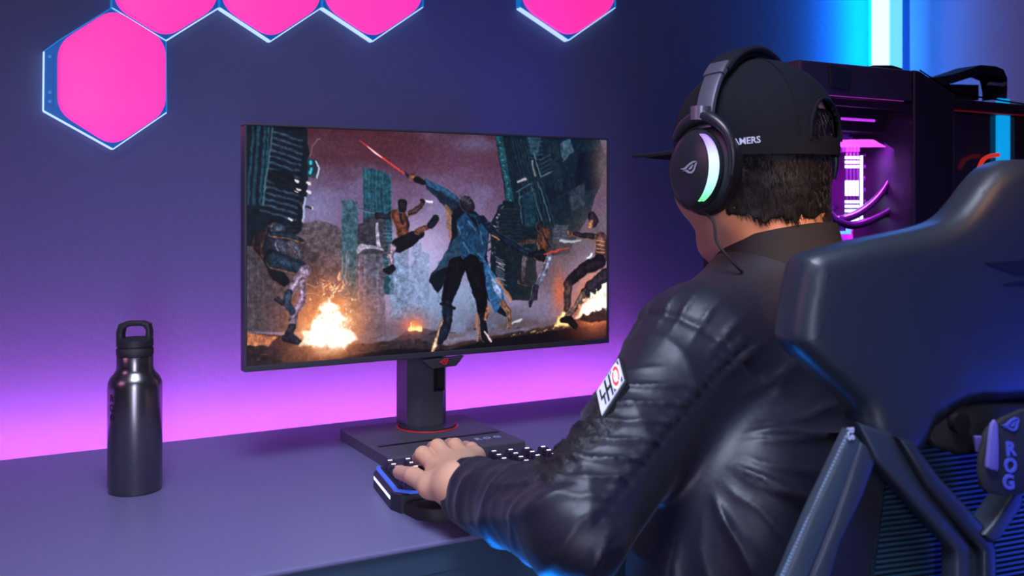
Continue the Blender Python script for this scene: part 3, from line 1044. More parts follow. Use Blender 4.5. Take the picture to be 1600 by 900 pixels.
# chin emblem, stand and base
chf = lambda x, y, z: Vector((x, MY - z, y))
ch = [on_Y(x, y, MY) for x, y in ((658, 563), (724, 555.5), (711, 571.5), (674, 576))]
obj('chin_plate', mapped(prism([(p.x, p.z) for p in ch], 0.010, 0.001), lambda x, y, z: Vector((x, MY + 0.006 - z, y))), m_bezel, mon, False)
ec = on_Y(693, 566, MY - 0.005)
obj('emblem', mapped(emblem(0.017), lambda x, y, z: Vector((ec.x + x, MY - 0.0041 - z, ec.z + y))), m_red, mon, False)
pcx, pcy = 0.638, 1.440
oct_ = [(-.034, -.012), (-.020, -.030), (.020, -.030), (.034, -.012), (.034, .03), (-.034, .03)]


def column(z0, z1, pts):
    return mapped(prism(pts, z1 - z0, 0.0), lambda x, y, z: Vector((pcx + x, pcy + y, z0 + z)))


obj('stand_column', join(column(DZ + .018, 0.815, oct_), column(0.815, 0.862, [(-.034, -.012), (-.020, -.030), (.004, -.030), (.004, .03), (-.034, .03)]),
                         column(0.815, 0.862, [(.026, -.024), (.034, -.012), (.034, .03), (.026, .03)]),
                         column(0.815, 0.862, [(.004, .012), (.026, .012), (.026, .03), (.004, .03)]),
                         column(0.862, 1.10, oct_)), m_standm, mon, False)
obj('cable_slot', mapped(prism(rounded([(0.0035, .812), (.0265, .812), (.0265, .865), (.0035, .865)], 0.007), 0.030, 0), lambda x, y, z: Vector((pcx + x, pcy + 0.0115 - z * 0.3, y))), m_ink, mon, False)
bs = [on_Z(x, y, DZ + 0.02) for x, y in ((533, 668), (728, 648), (820, 687), (622, 714))]
bxc = 0.617
base_p = [(0.512, 1.478), (0.728, 1.478), (0.726, 1.266), (0.512, 1.266)]
obj('stand_base', mapped(prism(base_p, 0.019, 0.003), lambda x, y, z: Vector((x, y, DZ + z))), m_standm, mon, False)
obj('base_ring', mapped(tube([(0.048 * math.cos(a), 0.048 * math.sin(a), 0) for a in [2 * PI * k / 48 for k in range(48)]], 0.0013, 8, True), lambda x, y, z: Vector((pcx + x, 1.425 + y, DZ + 0.0195 + z))), m_red, mon)
obj('swivel_disc', lathe([(0, 0.019), (0.045, 0.019), (0.045, 0.0225), (0, 0.0225)], 48, (pcx, 1.425, DZ)), m_bezel, mon)
g0, g1 = on_Z(700, 690, DZ + .02), on_Z(772, 679, DZ + .02)
obj('base_groove', bx(0.520, 0.716, 1.330, 1.337, DZ + 0.0185, DZ + 0.0196), m_ink, mon, False)
m_pale = mat('pale print', (0.35, 0.42, 0.6), 0.4)
obj('base_lettering', mapped(text('ROG', 0.016, 0.0005, 0.03, space=1.5), lambda x, y, z: Vector((0.683 + x, 1.304 + y, DZ + 0.0196 + z))), m_pale, mon, False)
obj('hinge', bx(pcx - .04, pcx + .04, MY + 0.06, pcy + 0.01, 1.03, 1.09, 0.005), m_bezel, mon)
# ------------------------------------------------------------------ keyboard
m_key = mat('black keycap', (0.018, 0.014, 0.028), 0.35)
m_keyl = mat('lit key legend', (0.2, 0.2, 0.3), 0.4, emit=(0.85, 0.80, 1.0), power=1.6)
m_kbar = mat('lit keyboard edge', (0.1, 0.1, 0.3), 0.4, emit=(0.62, 0.70, 1.0), power=1.5)
m_kblue = mat('blue keyboard rim', (0.05, 0.12, 0.5), 0.3, emit=(0.05, 0.12, 0.9), power=0.5)
KR = -0.16
ko = Vector((0.474, 1.224, DZ))          # back left corner
kx = Vector((math.cos(KR), math.sin(KR), 0))
ky = Vector((-math.sin(KR), math.cos(KR), 0))
kf = frame_fn(ko, kx, ky, (0, 0, 1))
kb = thing('keyboard', 'black keyboard with lit white legends under the left hand', 'keyboard', tuple(ko))
KW, KD = 0.37, 0.168
obj('case', mapped(join(prism([(0.0, 0.0), (KW, 0.0), (KW, -0.14), (0.0, -0.14), (-0.008, -0.12), (-0.008, -0.02)], 0.022, 0.004), ), kf), m_black, kb, False)
obj('wrist_rest', mapped(prism([(0.004, -0.141), (KW - .004, -0.141), (KW - 0.01, -0.185), (0.03, -0.185), (0.012, -0.17)], 0.016, 0.006), kf), m_blackm, kb)
obj('glowing_bar', mapped(join(bx(-0.0086, -0.0070, -0.118, -0.024, 0.012, 0.016)), kf), m_kbar, kb, False)
obj('light_rim', mapped(prism([(-0.004, -0.018), (0.0, -0.004), (0.004, -0.004), (0.002, -0.02), (0.002, -0.118), (0.02, -0.132), (0.06, -0.132), (0.06, -0.137), (0.012, -0.137), (-0.004, -0.122)], 0.0235, 0), kf), m_kblue, kb, False)
cap_vf = None
bmk = bmesh.new()
bmesh.ops.create_cube(bmk, size=1)
for v in bmk.verts:
    v.co = Vector((v.co.x * (0.0165 if v.co.z < 0 else 0.0125), v.co.y * (0.0165 if v.co.z < 0 else 0.013), v.co.z * 0.010))
bmesh.ops.bevel(bmk, geom=list(bmk.edges), offset=0.0012, segments=1, affect='EDGES')
cap_vf = bm_out(bmk)
key_me = None
kcount = 0
for r in range(6):
    for c_ in range(15):
        if kcount >= 88:
            break
        x, y = 0.016 + c_ * 0.0242, -0.014 - r * 0.0205
        kcount += 1
        if key_me is None:
            k0 = obj('keycap', mapped(cap_vf, lambda a, b, c: kf(a, b, c) + kx * x + ky * y + Vector((0, 0, 0.0265))), m_key, kb, False)
            leg = prism([(-.0028, -.0012), (.0028, -.0012), (.0028, .0018), (-.0028, .0018)], 0.0006)
            l0 = obj('legend', mapped(leg, lambda a, b, c: kf(a + x, b + y + 0.002, c + 0.0314)), m_keyl, k0, False)
            key_me = (k0, l0, x, y)
        else:
            k1, l1 = k0.copy(), l0.copy()
            COL.objects.link(k1)
            COL.objects.link(l1)
            k1.parent = kb
            l1.parent = k1
            k1.location = kx * (x - key_me[2]) + ky * (y - key_me[3])
k0.data.transform(Matrix.Identity(4))

# ------------------------------------------------------------------ computer case
CY = 1.15
CD = 0.235
m_case = mat('black case metal', (0.020, 0.017, 0.026), 0.4, bump=(200, 0.1, 0.0004))
m_brush = mat('dark brushed panel', (0.055, 0.035, 0.055), 0.45, bump=(120, 0.2, 0.0005))
m_mobo = mat('violet lit circuit board', (0.70, 0.20, 0.70), 0.45, vary=0.5, bump=(80, 0.5, 0.002))
m_white_led = mat('white memory light', (0.2, 0.2, 0.3), 0.4, emit=(0.62, 0.88, 1.0), power=2.2)
m_cyan_led = mat('cyan light', (0.1, 0.3, 0.4), 0.4, emit=(0.1, 0.55, 1.0), power=1.6)
m_mag = mat('magenta light', (0.3, 0.02, 0.3), 0.4, emit=(0.62, 0.05, 0.85), power=1.3)
m_redled = mat('red light', (0.4, 0.02, 0.02), 0.4, emit=(1.0, 0.04, 0.03), power=1.4)
m_hose = mat('black coolant hose', (0.014, 0.010, 0.020), 0.25, coat=0.5)
m_strap = mat('black webbing', (0.014, 0.016, 0.022), 0.75, bump=(500, 0.4, 0.001))
cx0 = on_Y(1099, 300, CY + CD).x
cx1 = on_Y(1425, 300, CY).x
cx2 = on_Y(1487, 300, CY).x
cx3 = on_Y(1640, 300, CY).x
cz1 = on_Y(1423, 110, CY).z
g = lambda px, py, Y=CY: on_Y(px, py, Y)
zb = DZ
pc = thing('computer_case', 'black computer case with violet lit inside and hoses behind the person', 'computer', ((cx0 + cx3) / 2, CY + CD / 2, zb))
ztop = cz1
zband = g(1350, 153).z
obj('top_panel', join(bx(cx0, cx1, CY - 0.002, CY + CD, zband, ztop, 0.004)), m_brush, pc, False)
obj('frame', join(bx(cx0, cx0 + 0.018, CY, CY + CD, zb + 0.02, zband, 0.002), bx(cx0, cx1, CY + CD - 0.01, CY + CD, zb + 0.02, zband),
                  bx(cx0, cx1, CY, CY + CD, zb + 0.02, zb + 0.05, 0.002),
                  bx(cx0 + 0.018, cx1, CY + 0.004, CY + 0.016, g(1350, 167).z, zband - 0.004, 0.001)), m_case, pc, False)
for k in range(12):
    z = g(1100, 395).z - k * 0.006
    obj('vent', bx(cx0 - 0.001, cx0 + 0.004, CY + CD - 0.06, CY + CD - 0.025, z - 0.002, z), m_steel, pc, False)
# front column with the sloping top
zc = g(1487, 147).z
colp = [(cx1, zb + 0.02), (cx2, zb + 0.02), (cx2, zc), (cx1 + 0.012, ztop), (cx1, ztop)]
obj('front_column', mapped(prism(colp, CD + 0.006, 0.003), lambda x, y, z: Vector((x, CY + CD - z, y))), m_case, pc, False)
m_edge = mat('teal case edge', (0.05, 0.14, 0.18), 0.35, 0.6)  # edge in a lighter teal metal than the column
obj('column_edge', mapped(tube([(cx1 + 0.012, 0, ztop + .001), (cx2, 0, zc + .001), (cx3, 0, zc - 0.012)], 0.0015, 6), lambda x, y, z: Vector((x, CY - 0.006, z))), m_edge, pc)
# front glass section
m_smoke = mat('smoked glass', (0.03, 0.04, 0.07), 0.12, spec=0.6)
obj('front_glass', bx(cx2, cx3, CY + 0.02, CY + 0.03, zb + 0.02, zc - 0.02), m_smoke, pc, False)
obj('front_rail', bx(cx2, cx3, CY - 0.002, CY + CD, zc - 0.030, zc - 0.008, 0.004), m_case, pc, False)
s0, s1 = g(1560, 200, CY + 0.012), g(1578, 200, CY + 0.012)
m_tube_refl = mat('blue tube reflection', (0.05, 0.2, 0.4), 0.4, emit=(0.0, 0.36, 0.86), power=0.9)
obj('glowing_bar', bx(s0.x, s1.x, CY + 0.010, CY + 0.019, 0.80, g(1570, 154, CY + .012).z, 0.003), m_tube_refl, pc)  # added glowing bar, stands in for the corner tube showing in the glass
obj('dark_upright', bx(s1.x + 0.006, cx3, CY + 0.006, CY + 0.018, zb + 0.02, zc - 0.03, 0.002), m_case, pc, False)
obj('accent_line', bx(cx2, cx3, CY - 0.004, CY - 0.001, zc - 0.030, zc - 0.028), m_red, pc, False)
rp = [g(x, y, CY - 0.0) for x, y in ((1530, 262), (1536, 250), (1546, 244), (1560, 242))]
obj('red_cable', tube(rp, 0.004, 8, sub=5), mat('red plastic', (0.6, 0.03, 0.02), 0.4, emit=(1.0, 0.05, 0.03), power=0.5), pc)
# carrying straps on top
def strap(pts, w, th=0.005, Y=CY + 0.08):
    W = [g(x, y, CY) for x, y in pts]
    up = [(p.x, p.z) for p in W]
    low = [(p.x, p.z - th) for p in W][::-1]
    return mapped(prism(up + low, w, 0.001), lambda x, y, z: Vector((x, Y - w / 2 + z, y)))
obj('strap', strap([(1242, 102), (1262, 98), (1280, 93), (1302, 94), (1312, 98), (1330, 101), (1376, 102), (1388, 98), (1420, 98), (1436, 103)], 0.05, 0.010, CY + 0.06), m_strap, pc, False)
obj('strap', strap([(1436, 118), (1460, 121), (1492, 116), (1520, 107), (1536, 101), (1560, 103), (1572, 108), (1578, 122), (1577, 140)], 0.05, 0.016, CY + 0.03), m_strap, pc, False)
obj('strap', strap([(1425, 106), (1500, 110), (1540, 122), (1600, 124)], 0.05, 0.030, CY + 0.12), m_strap, pc, False)
bq = g(1556, 132, CY - 0.004)
obj('buckle', mapped(prism([(-.024, -.002), (.022, -.002), (.026, .006), (.018, .003), (-.018, .003)], 0.006, 0.001), lambda x, y, z: Vector((bq.x + x, bq.y - z + 0.002, bq.z + y))), mat('grey buckle', (0.45, 0.42, 0.6), 0.4), pc, False)
tq = g(1312, 122, CY - 0.003)
obj('strap_tab', mapped(prism([(-.024, -.016), (.020, -.020), (.024, .016), (-.026, .018)], 0.004, 0.001), lambda x, y, z: Vector((tq.x + x, tq.y - z, tq.z + y))), m_strap, pc, False)
# the inside
IY = CY + 0.13
def slab(x0, y0, x1, y1, Y, dep, bev=0.001):
    a, b = g(x0, y0, Y), g(x1, y1, Y)
    m_ = (x0 + x1) / 2
    return bx(a.x, b.x, Y, Y + dep, g(m_, y1, Y).z, g(m_, y0, Y).z, bev)
area_in = area('case_inside_light', (g(1370, 200, CY + 0.05).x, CY + 0.03, zband - 0.075), (g(1370, 200).x, CY + 0.13, 1.05), (0.30, 0.02), 4.5, (0.70, 0.05, 1.0), 110)
obj('circuit_board', slab(1250, 200, 1440, 620, IY, 0.01), m_mobo, pc, False)
obj('radiator', join(slab(1250, 168, 1440, 206, CY + 0.06, 0.05, 0.002)), m_case, pc, False)
obj('magenta_light', slab(1315, 185, 1368, 189, CY + 0.058, 0.003), m_mag, pc, False)
obj('rail_light', slab(1290, 152.8, 1412, 153.6, CY - 0.004, 0.002, 0), mat('dim magenta light', (0.3, 0.02, 0.3), 0.4, emit=(0.5, 0.05, 0.5), power=0.5), pc, False)
random.seed(11)
for k in range(34):
    x, y = random.uniform(1300, 1410), random.uniform(206, 340)
    if 1316 < x < 1350 and y > 230:
        continue
    w, h = random.uniform(3, 10), random.uniform(2, 9)
    obj('chip', slab(x, y, x + w, y + h, IY - random.uniform(0.004, 0.02), 0.02), random.choice([m_case, m_mobo, m_mobo, m_mag if k % 4 == 0 else m_brush]), pc, False)
obj('cooling_block', join(*[slab(1350 + 3 * (k % 2), 240 + 9 * k, 1390, 246 + 9 * k, IY - 0.03, 0.028, 0.002) for k in range(9)]), mat('violet grey heatsink', (0.10, 0.05, 0.14), 0.4, 0.5), pc, False)
for k in range(6):
    obj('heatsink_fin', slab(1378, 296 + 4.5 * k, 1388, 298 + 4.5 * k, IY - 0.04, 0.02, 0), m_mag, pc, False)
RY = CY + 0.085
for k in range(4):
    x = 1321.5 + k * 5.6
    st_ = obj('memory_stick', slab(x, 238, x + 4.4, 352, RY + 0.002, 0.04), m_case, pc, False)
    for y0, y1 in ((244, 270), (282, 306), (313, 348)):
        if y0 == 282:
            obj('memory_light', slab(x + .6, y0, x + 3.4, y1, RY, 0.003, 0), m_white_led, st_, False)
        else:
            n_ = int((y1 - y0) / 7)
            obj('memory_light', join(*[slab(x + .3, y0 + 7 * j, x + 4.2, y0 + 7 * j + 4.6, RY, 0.003, 0) for j in range(n_)]), m_white_led, st_, False)
    obj('memory_end', slab(x + 1, 228, x + 5, 237, RY, 0.01, 0), m_mag, st_, False)
obj('side_light', slab(1345.5, 243, 1348.5, 349, RY, 0.003, 0), m_white_led, pc, False)
obj('glow_block', slab(1302, 352, 1330, 366, RY, 0.02, 0), m_cyan_led, pc, False)
rl = g(1382, 214, CY + 0.09)
obj('red_lamp', lathe([(0, -.005), (.005, -.003), (.006, 0), (.005, .003), (0, .005)], 16, rl), m_redled, pc)
for pts in (((1402, 192), (1403, 225), (1396, 265), (1378, 300), (1352, 326), (1325, 340), (1295, 344)),
            ((1424, 286), (1410, 308), (1388, 330), (1356, 346), (1330, 352), (1306, 344), (1296, 334))):
    obj('coolant_hose', tube([g(x, y, CY + 0.045 + 0.004 * i) for i, (x, y) in enumerate(pts)], 0.0072, 14, sub=6), m_hose, pc)
for (x, y) in ((1310, 346), (1312, 352)):
    q = g(x, y, CY + 0.07)
    obj('hose_fitting', lathe([(0, -.01), (.010, -.01), (.010, .01), (0, .01)], 20, q), mat('violet metal', (0.35, 0.2, 0.5), 0.25, 0.9), pc)
m_gl = bpy.data.materials.new('clear side glass')
m_gl.use_nodes = True
_n = m_gl.node_tree
_n.nodes.remove(_n.nodes['Principled BSDF'])
_tr, _gs, _mx = _n.nodes.new('ShaderNodeBsdfTransparent'), _n.nodes.new('ShaderNodeBsdfGlossy'), _n.nodes.new('ShaderNodeMixShader')
_tr.inputs[0].default_value = (0.9, 0.88, 0.95, 1)
_gs.inputs['Roughness'].default_value = 0.05
_mx.inputs[0].default_value = 0.05
_n.links.new(_tr.outputs[0], _mx.inputs[1])
_n.links.new(_gs.outputs[0], _mx.inputs[2])
_n.links.new(_mx.outputs[0], _n.nodes['Material Output'].inputs[0])
obj('side_glass', bx(cx0 + 0.018, cx1 - 0.001, CY - 0.001, CY + 0.003, zb + 0.05, zband - 0.002), m_gl, pc, False)
for fx, fy in ((cx0 + .04, CY + .04), (cx0 + .04, CY + CD - .04), (cx3 - .04, CY + .04), (cx3 - .04, CY + CD - .04)):
    obj('foot', bx(fx - .02, fx + .02, fy - .02, fy + .02, zb, zb + 0.021, 0.003), m_blackm, pc, False)
obj('floor_panel', bx(cx2 - 0.01, cx3, CY, CY + CD, zb + 0.02, zb + 0.04, 0.002), m_case, pc, False)
obj('end_post', bx(cx3 - 0.02, cx3, CY, CY + CD, zb + 0.04, zc - 0.03, 0.002), m_case, pc, False)

# ------------------------------------------------------------------ gaming chair
m_shell = mat('dark blue black shell', (0.018, 0.024, 0.038), 0.40, bump=(300, 0.2, 0.0005), spec=0.5)
m_shell2 = mat('chair frame plastic', (0.025, 0.035, 0.06), 0.42, bump=(300, 0.1, 0.0004))
m_cush = mat('chair cushion', (0.015, 0.016, 0.022), 0.7)
ca_ = (0.944, 0.33)
chc = (0.502, 0.903)
A_ax = Cd(*ca_)
N_ax = Cd(-ca_[1], ca_[0])          # away from the camera
PX_C = 1600


def chp(px, py, off=0.0):
    """chair plane coordinates (across, height) of a picture point; off = metres in front of the plane"""
    k = (px - 800) / FPX
    c0, c1 = chc[0] + ca_[1] * off, chc[1] - ca_[0] * off
    s = (k * c1 - c0) / (ca_[0] - k * ca_[1])
    z = c1 + s * ca_[1]
    g0 = [s, CAM_Z - (py - 325) / FPX * z]
    fn = chair_fn(off)

    def proj(a, b):
        q = fn(a, b, 0)
        la, zz = q.x * CS - q.y * SN, q.x * SN + q.y * CS
        return 800 + FPX * la / zz, 325 + FPX * (CAM_Z - q.z) / zz
    for _ in range(8):
        u, v = proj(*g0)
        e = 1e-4
        ux, vx = proj(g0[0] + e, g0[1])
        g0[0] += (px - u) / ((ux - u) / e)
        uy, vy = proj(g0[0], g0[1] + e)
        u, v = proj(*g0)
        g0[1] += (py - v) / ((vy - v) / e)
    return tuple(g0)


def chair_fn(off=0.0):
    """x across, y height, z towards the camera; the sides of the shell bend forward a little"""
    def f(x, y, z):
        bend = 0.30 * x * x + 0.10 * (y - 0.9)
        p = Vector((0, 0, y)) + C(chc[0], chc[1], 0) + A_ax * x - N_ax * (z + off) + N_ax * bend
        return p
    return f


def mirror(pts):
    """half outline from the centre line round the left side -> closed outline"""
    return pts + [(-x, y) for x, y in pts[::-1] if abs(x) > 1e-4]


ch = thing('gaming_chair', 'black high-back gaming chair with winged shell and slatted lower back', 'chair', tuple(C(0.42, 1.02, 0)))
up_px = [(1600, 248), (1562, 249), (1528, 253), (1504, 263), (1484, 283), (1462, 312), (1440, 335), (1412, 350), (1360, 362), (1300, 374), (1245, 388), (1224, 396), (1213, 410),
         (1203, 455), (1195, 508), (1199, 532), (1232, 566), (1290, 620), (1332, 662), (1346, 690), (1376, 716), (1405, 712), (1430, 688), (1450, 655), (1490, 632), (1545, 624), (1600, 621)]
ol = [chp(x, y, -0.048 if k < 18 else -0.02) for k, (x, y) in enumerate(up_px)]
ol = [q for q in ol if q[0] < -0.015]
ol = [(0.0, ol[0][1] + 0.001)] + ol + [(0.0, ol[-1][1])]


def sheet(pts, th, bev, seg=4, cut=0.02):
    """thick plate with a rounded edge on both sides, cut finely so that it can bend"""
    bm = bmesh.new()
    vs = [bm.verts.new((p[0], p[1], 0)) for p in pts]
    f = bm.faces.new(vs)
    bm.normal_update()
    if f.normal.z < 0:
        f.normal_flip()
    r = bmesh.ops.extrude_face_region(bm, geom=[f])
    tops = [e for e in r['geom'] if isinstance(e, bmesh.types.BMVert)]
    bmesh.ops.translate(bm, vec=(0, 0, th), verts=tops)
    bmesh.ops.recalc_face_normals(bm, faces=list(bm.faces))
    if bev:
        ed = [e for e in bm.edges if abs(e.verts[0].co.z - e.verts[1].co.z) < 1e-6]
        bmesh.ops.bevel(bm, geom=ed, offset=bev, segments=seg, profile=0.5, affect='EDGES')
    x0, x1 = min(v.co.x for v in bm.verts), max(v.co.x for v in bm.verts)
    n = int((x1 - x0) / cut)
    for i in range(1, n):
        g_ = list(bm.verts) + list(bm.edges) + list(bm.faces)
        bmesh.ops.bisect_plane(bm, geom=g_, plane_co=(x0 + (x1 - x0) * i / n, 0, 0), plane_no=(1, 0, 0))
    y0, y1 = min(v.co.y for v in bm.verts), max(v.co.y for v in bm.verts)
    n = int((y1 - y0) / 0.03)
    for i in range(1, n):
        g_ = list(bm.verts) + list(bm.edges) + list(bm.faces)
        bmesh.ops.bisect_plane(bm, geom=g_, plane_co=(0, y0 + (y1 - y0) * i / n, 0), plane_no=(0, 1, 0))
    return bm_out(bm)


def smooth_outline(pts, n=4):
    N = len(pts)
    out = []
    for i in range(N):
        a, b, c, d = [Vector(pts[(i + k) % N]) for k in (-1, 0, 1, 2)]
        for j in range(n):
            t = j / n
            out.append(tuple(0.5 * ((2 * b) + (c - a) * t + (2 * a - 5 * b + 4 * c - d) * t * t + (3 * b - a - 3 * c + d) * t ** 3)))
    return out


obj('back_shell', mapped(sheet(smooth_outline(mirror(ol), 3), 0.050, 0.018, 5), chair_fn(-0.045)), m_shell, ch, angle=70)
# cushion on the sitter's side of the shell
cu_ = [(x * 0.93, 0.86 + (y - 0.86) * 0.95) for x, y in mirror(ol)]
lowc = [(-0.20, 0.50), (-0.21, 0.62), (-0.19, 0.80), (-0.17, 0.90), (0.17, 0.90), (0.19, 0.80), (0.21, 0.62), (0.20, 0.50)]
obj('back_cushion', mapped(sheet(smooth_outline([(-0.13, 0.88), (-0.15, 0.96), (-0.14, 1.0), (-0.10, 1.02), (-0.04, 1.06), (0.08, 1.06), (0.12, 1.03), (0.165, 1.01), (0.17, 0.98), (0.13, 0.88)], 3), 0.03, 0.012, 3), chair_fn(-0.072)), m_cush, ch)


def plate(px, th, off, m, name, bev=0.004, mir=True, label=None):
    P0 = [chp(x, y, off + th) for x, y in px]
    o1 = obj(name, mapped(sheet(P0, th, bev, 3, 0.03), chair_fn(off)), m, ch, angle=50, label=label)
    if mir:
        obj(name, mapped(sheet([(-x, y) for x, y in P0], th, bev, 3, 0.03), chair_fn(off)), m, ch, angle=50, label=label)
    return o1


m_trim = mat('grey chair edging', (0.035, 0.055, 0.08), 0.45, bump=(400, 0.4, 0.001))
plate([(1329, 672), (1350, 690), (1345, 720), (1300, 820), (1268, 900), (1161, 1180), (1105, 1180), (1226, 900), (1268, 800)], 0.014, -0.012, m_trim, 'side_edging')
plate([(1346, 690), (1376, 705), (1352, 775), (1316, 850), (1223, 1180), (1164, 1180), (1269, 898), (1301, 818)], 0.016, -0.012, m_shell2, 'side_beam')
plate([(1340, 660), (1400, 680), (1436, 742), (1500, 826), (1534, 870), (1534, 1180), (1494, 1180), (1494, 862), (1430, 790), (1370, 722)], 0.020, -0.012, m_shell2, 'rib')
plate([(1404, 684), (1428, 690), (1470, 745), (1550, 832), (1560, 860), (1560, 1180), (1540, 1180), (1536, 862), (1450, 762)], 0.022, -0.006, m_shell, 'rib_edge')
plate([(1600, 752), (1600, 790), (1566, 842), (1552, 850), (1538, 836), (1552, 820)], 0.026, -0.006, m_shell2, 'cross_rib', 0.003)
# stitches along the side edging
for k in range(40):
    t = k / 39
    p = chp(1326 - 100 * t, 684 + 216 * t, 0.002)
    q = [(p[0] - .0022, p[1] - .0005), (p[0] + .001, p[1] - .0015), (p[0] + .0022, p[1] + .0005), (p[0] - .001, p[1] + .0015)]
    obj('stitch', mapped(prism(q, 0.0015), chair_fn(-0.001)), mat('pale thread', (0.20, 0.28, 0.42), 0.6), ch, False)
# slatted back panels
m_slat = mat('dark panel', (0.008, 0.010, 0.022), 0.6)
m_slat2 = mat('blue slat', (0.018, 0.065, 0.11), 0.4)
bk = [chp(x, y) for x, y in ((1600, 640), (1440, 655), (1376, 700), (1300, 860), (1184, 1180), (1600, 1180))]
obj('slat_backing', mapped(sheet(mirror([(0, bk[0][1])] + bk[1:5] + [(0, bk[5][1])]), 0.004, 0, 1, 0.03), chair_fn(-0.036)), m_slat, ch, False)
for k in range(96):
    y = 0.905 - k * 0.0046
    w = 0.155 + 0.055 * k / 52
    o_ = [(-w + w * 2 * i / 14, y + 0.028 * (-w + w * 2 * i / 14)) for i in range(15)]
    V_s, F_s = [], []
    for i, (a, b) in enumerate(o_):
        for dz, dy in ((0, 0), (0.004, 0.0), (0.004, 0.0020), (0, 0.0020)):
            V_s.append((a, b + dy, dz))
        if i:
            p, q = (i - 1) * 4, i * 4
            F_s += [[p, q, q + 1, p + 1], [p + 1, q + 1, q + 2, p + 2], [p + 2, q + 2, q + 3, p + 3], [p + 3, q + 3, q, p]]
    obj('slat', mapped((V_s, F_s), chair_fn(-0.032)), m_slat2, ch, False)
# lumbar block and the hanging tag
lb = [chp(x, y) for x, y in ((1600, 632), (1500, 630), (1480, 650), (1446, 676), (1460, 700), (1500, 712), (1540, 708), (1600, 706))]
lb[0] = (0, lb[0][1]); lb[-1] = (0, lb[-1][1])
obj('lumbar_adjuster', mapped(sheet(mirror(lb), 0.018, 0.005, 3), chair_fn(-0.018)), m_blackm, ch)
kn = chp(1493, 659, 0)
obj('knob', mapped(lathe([(0, 0), (.009, 0), (.009, .008), (0, .008)], 24), lambda x, y, z: chair_fn(0.0)(x + kn[0], y + kn[1], z)), m_ink, ch)
m_vio = mat('violet fabric', (0.16, 0.13, 0.50), 0.6)
plate([(1524, 682), (1542, 682), (1538, 706), (1528, 706)], 0.004, 0.001, m_vio, 'clip', 0.001, False)
tg_px = [(1540, 690), (1548, 668), (1600, 640), (1640, 650), (1636, 740), (1600, 772), (1558, 774), (1536, 762), (1533, 720)]
tg = thing('strap_tag', 'dark strap tag with vertical letters hanging on the chair back', 'tag', tuple(C(0.45, 0.86, 0.82)))
TP = [chp(x, y, 0.028) for x, y in tg_px]
obj('strap', mapped(sheet(smooth_outline(TP, 2), 0.006, 0.002, 2), chair_fn(0.022)), m_strap, tg)
P0 = [chp(x, y, 0.030) for x, y in ((1548, 662), (1557, 664), (1558, 730), (1552, 734), (1541, 730), (1542, 712))]
obj('buckle_loop', mapped(sheet(smooth_outline(P0, 2), 0.004, 0.001, 2), chair_fn(0.0281)), m_vio, tg)
m_vio2 = mat('blue violet print', (0.10, 0.12, 0.62), 0.5)
for ch_, (x, y) in zip('ROG', ((1578, 702), (1578, 728), (1575, 754))):
    p = chp(x, y, 0.028)
    obj('letter', mapped(text(ch_, 0.0165, 0.001, 0.04), lambda a, b, z: chair_fn(0.0286)(a + p[0], b + p[1], z)), m_vio2, tg, False)
p = chp(1578, 665, 0.028)
obj('emblem', mapped(emblem(0.020, 0.001), lambda a, b, z: chair_fn(0.0281)(a + p[0], b + p[1], z)), m_vio2, tg, False)
# emblem on the chair back, edge lettering
p = chp(1600, 432, 0.006)
em = [[(x * 0.085, y * 0.075 + 0.004) for x, y in q] for q in EYE]
obj('back_emblem', mapped(join(*[prism(q, 0.0014) for q in em]), lambda a, b, z: chair_fn(0.0045)(a + p[0] + 0.042, b + p[1], z)), m_ink, ch, False)
p = chp(1331, 676, 0.0)
obj('edge_lettering', mapped(text('RS', 0.0105, 0.001, 0.02), lambda a, b, z: chair_fn(0.003)(b * 0.8 + p[0] - 0.0035, -a + p[1], z)), mat('white thread', (0.5, 0.55, 0.8), 0.5), ch, False)
# seat, lift and feet (below the picture)
f0 = C(chc[0], chc[1], 0)
sf = lambda x, y, z: f0 + A_ax * x + N_ax * y + Vector((0, 0, z))
obj('seat', mapped(prism(rounded([(-.25, .03), (.25, .03), (.24, .50), (-.24, .50)], .06), 0.09, 0.03, 3), lambda x, y, z: sf(x, y, 0.36 + z)), m_cush, ch)
obj('back_bracket', mapped(bx(-.05, .05, -.01, .20, 0.33, 0.365, 0.005), sf), m_steel, ch)
obj('back_post', mapped(bx(-.12, .12, -.005, .025, 0.34, 0.72, 0.01), sf), m_blackm, ch)
obj('gas_lift', mapped(lathe([(0, .08), (.03, .08), (.03, .22), (.02, .22), (.02, .34), (0, .34)], 24, (0, .26, 0)), sf), m_steel, ch)
for k in range(5):
    a = 2 * PI * k / 5 + 0.3
    e = (0.30 * math.cos(a), 0.26 + 0.30 * math.sin(a))
    obj('foot_arm', mapped(tube([(0, .26, .11), (e[0], e[1], .085)], [.03, .018], 10), sf), m_blackm, ch)
    obj('caster', mapped(tube([(e[0] - .014 * math.sin(a), e[1] + .014 * math.cos(a), .035), (e[0] + .014 * math.sin(a), e[1] - .014 * math.cos(a), .035)], .035, 20), sf), m_blackm, ch)
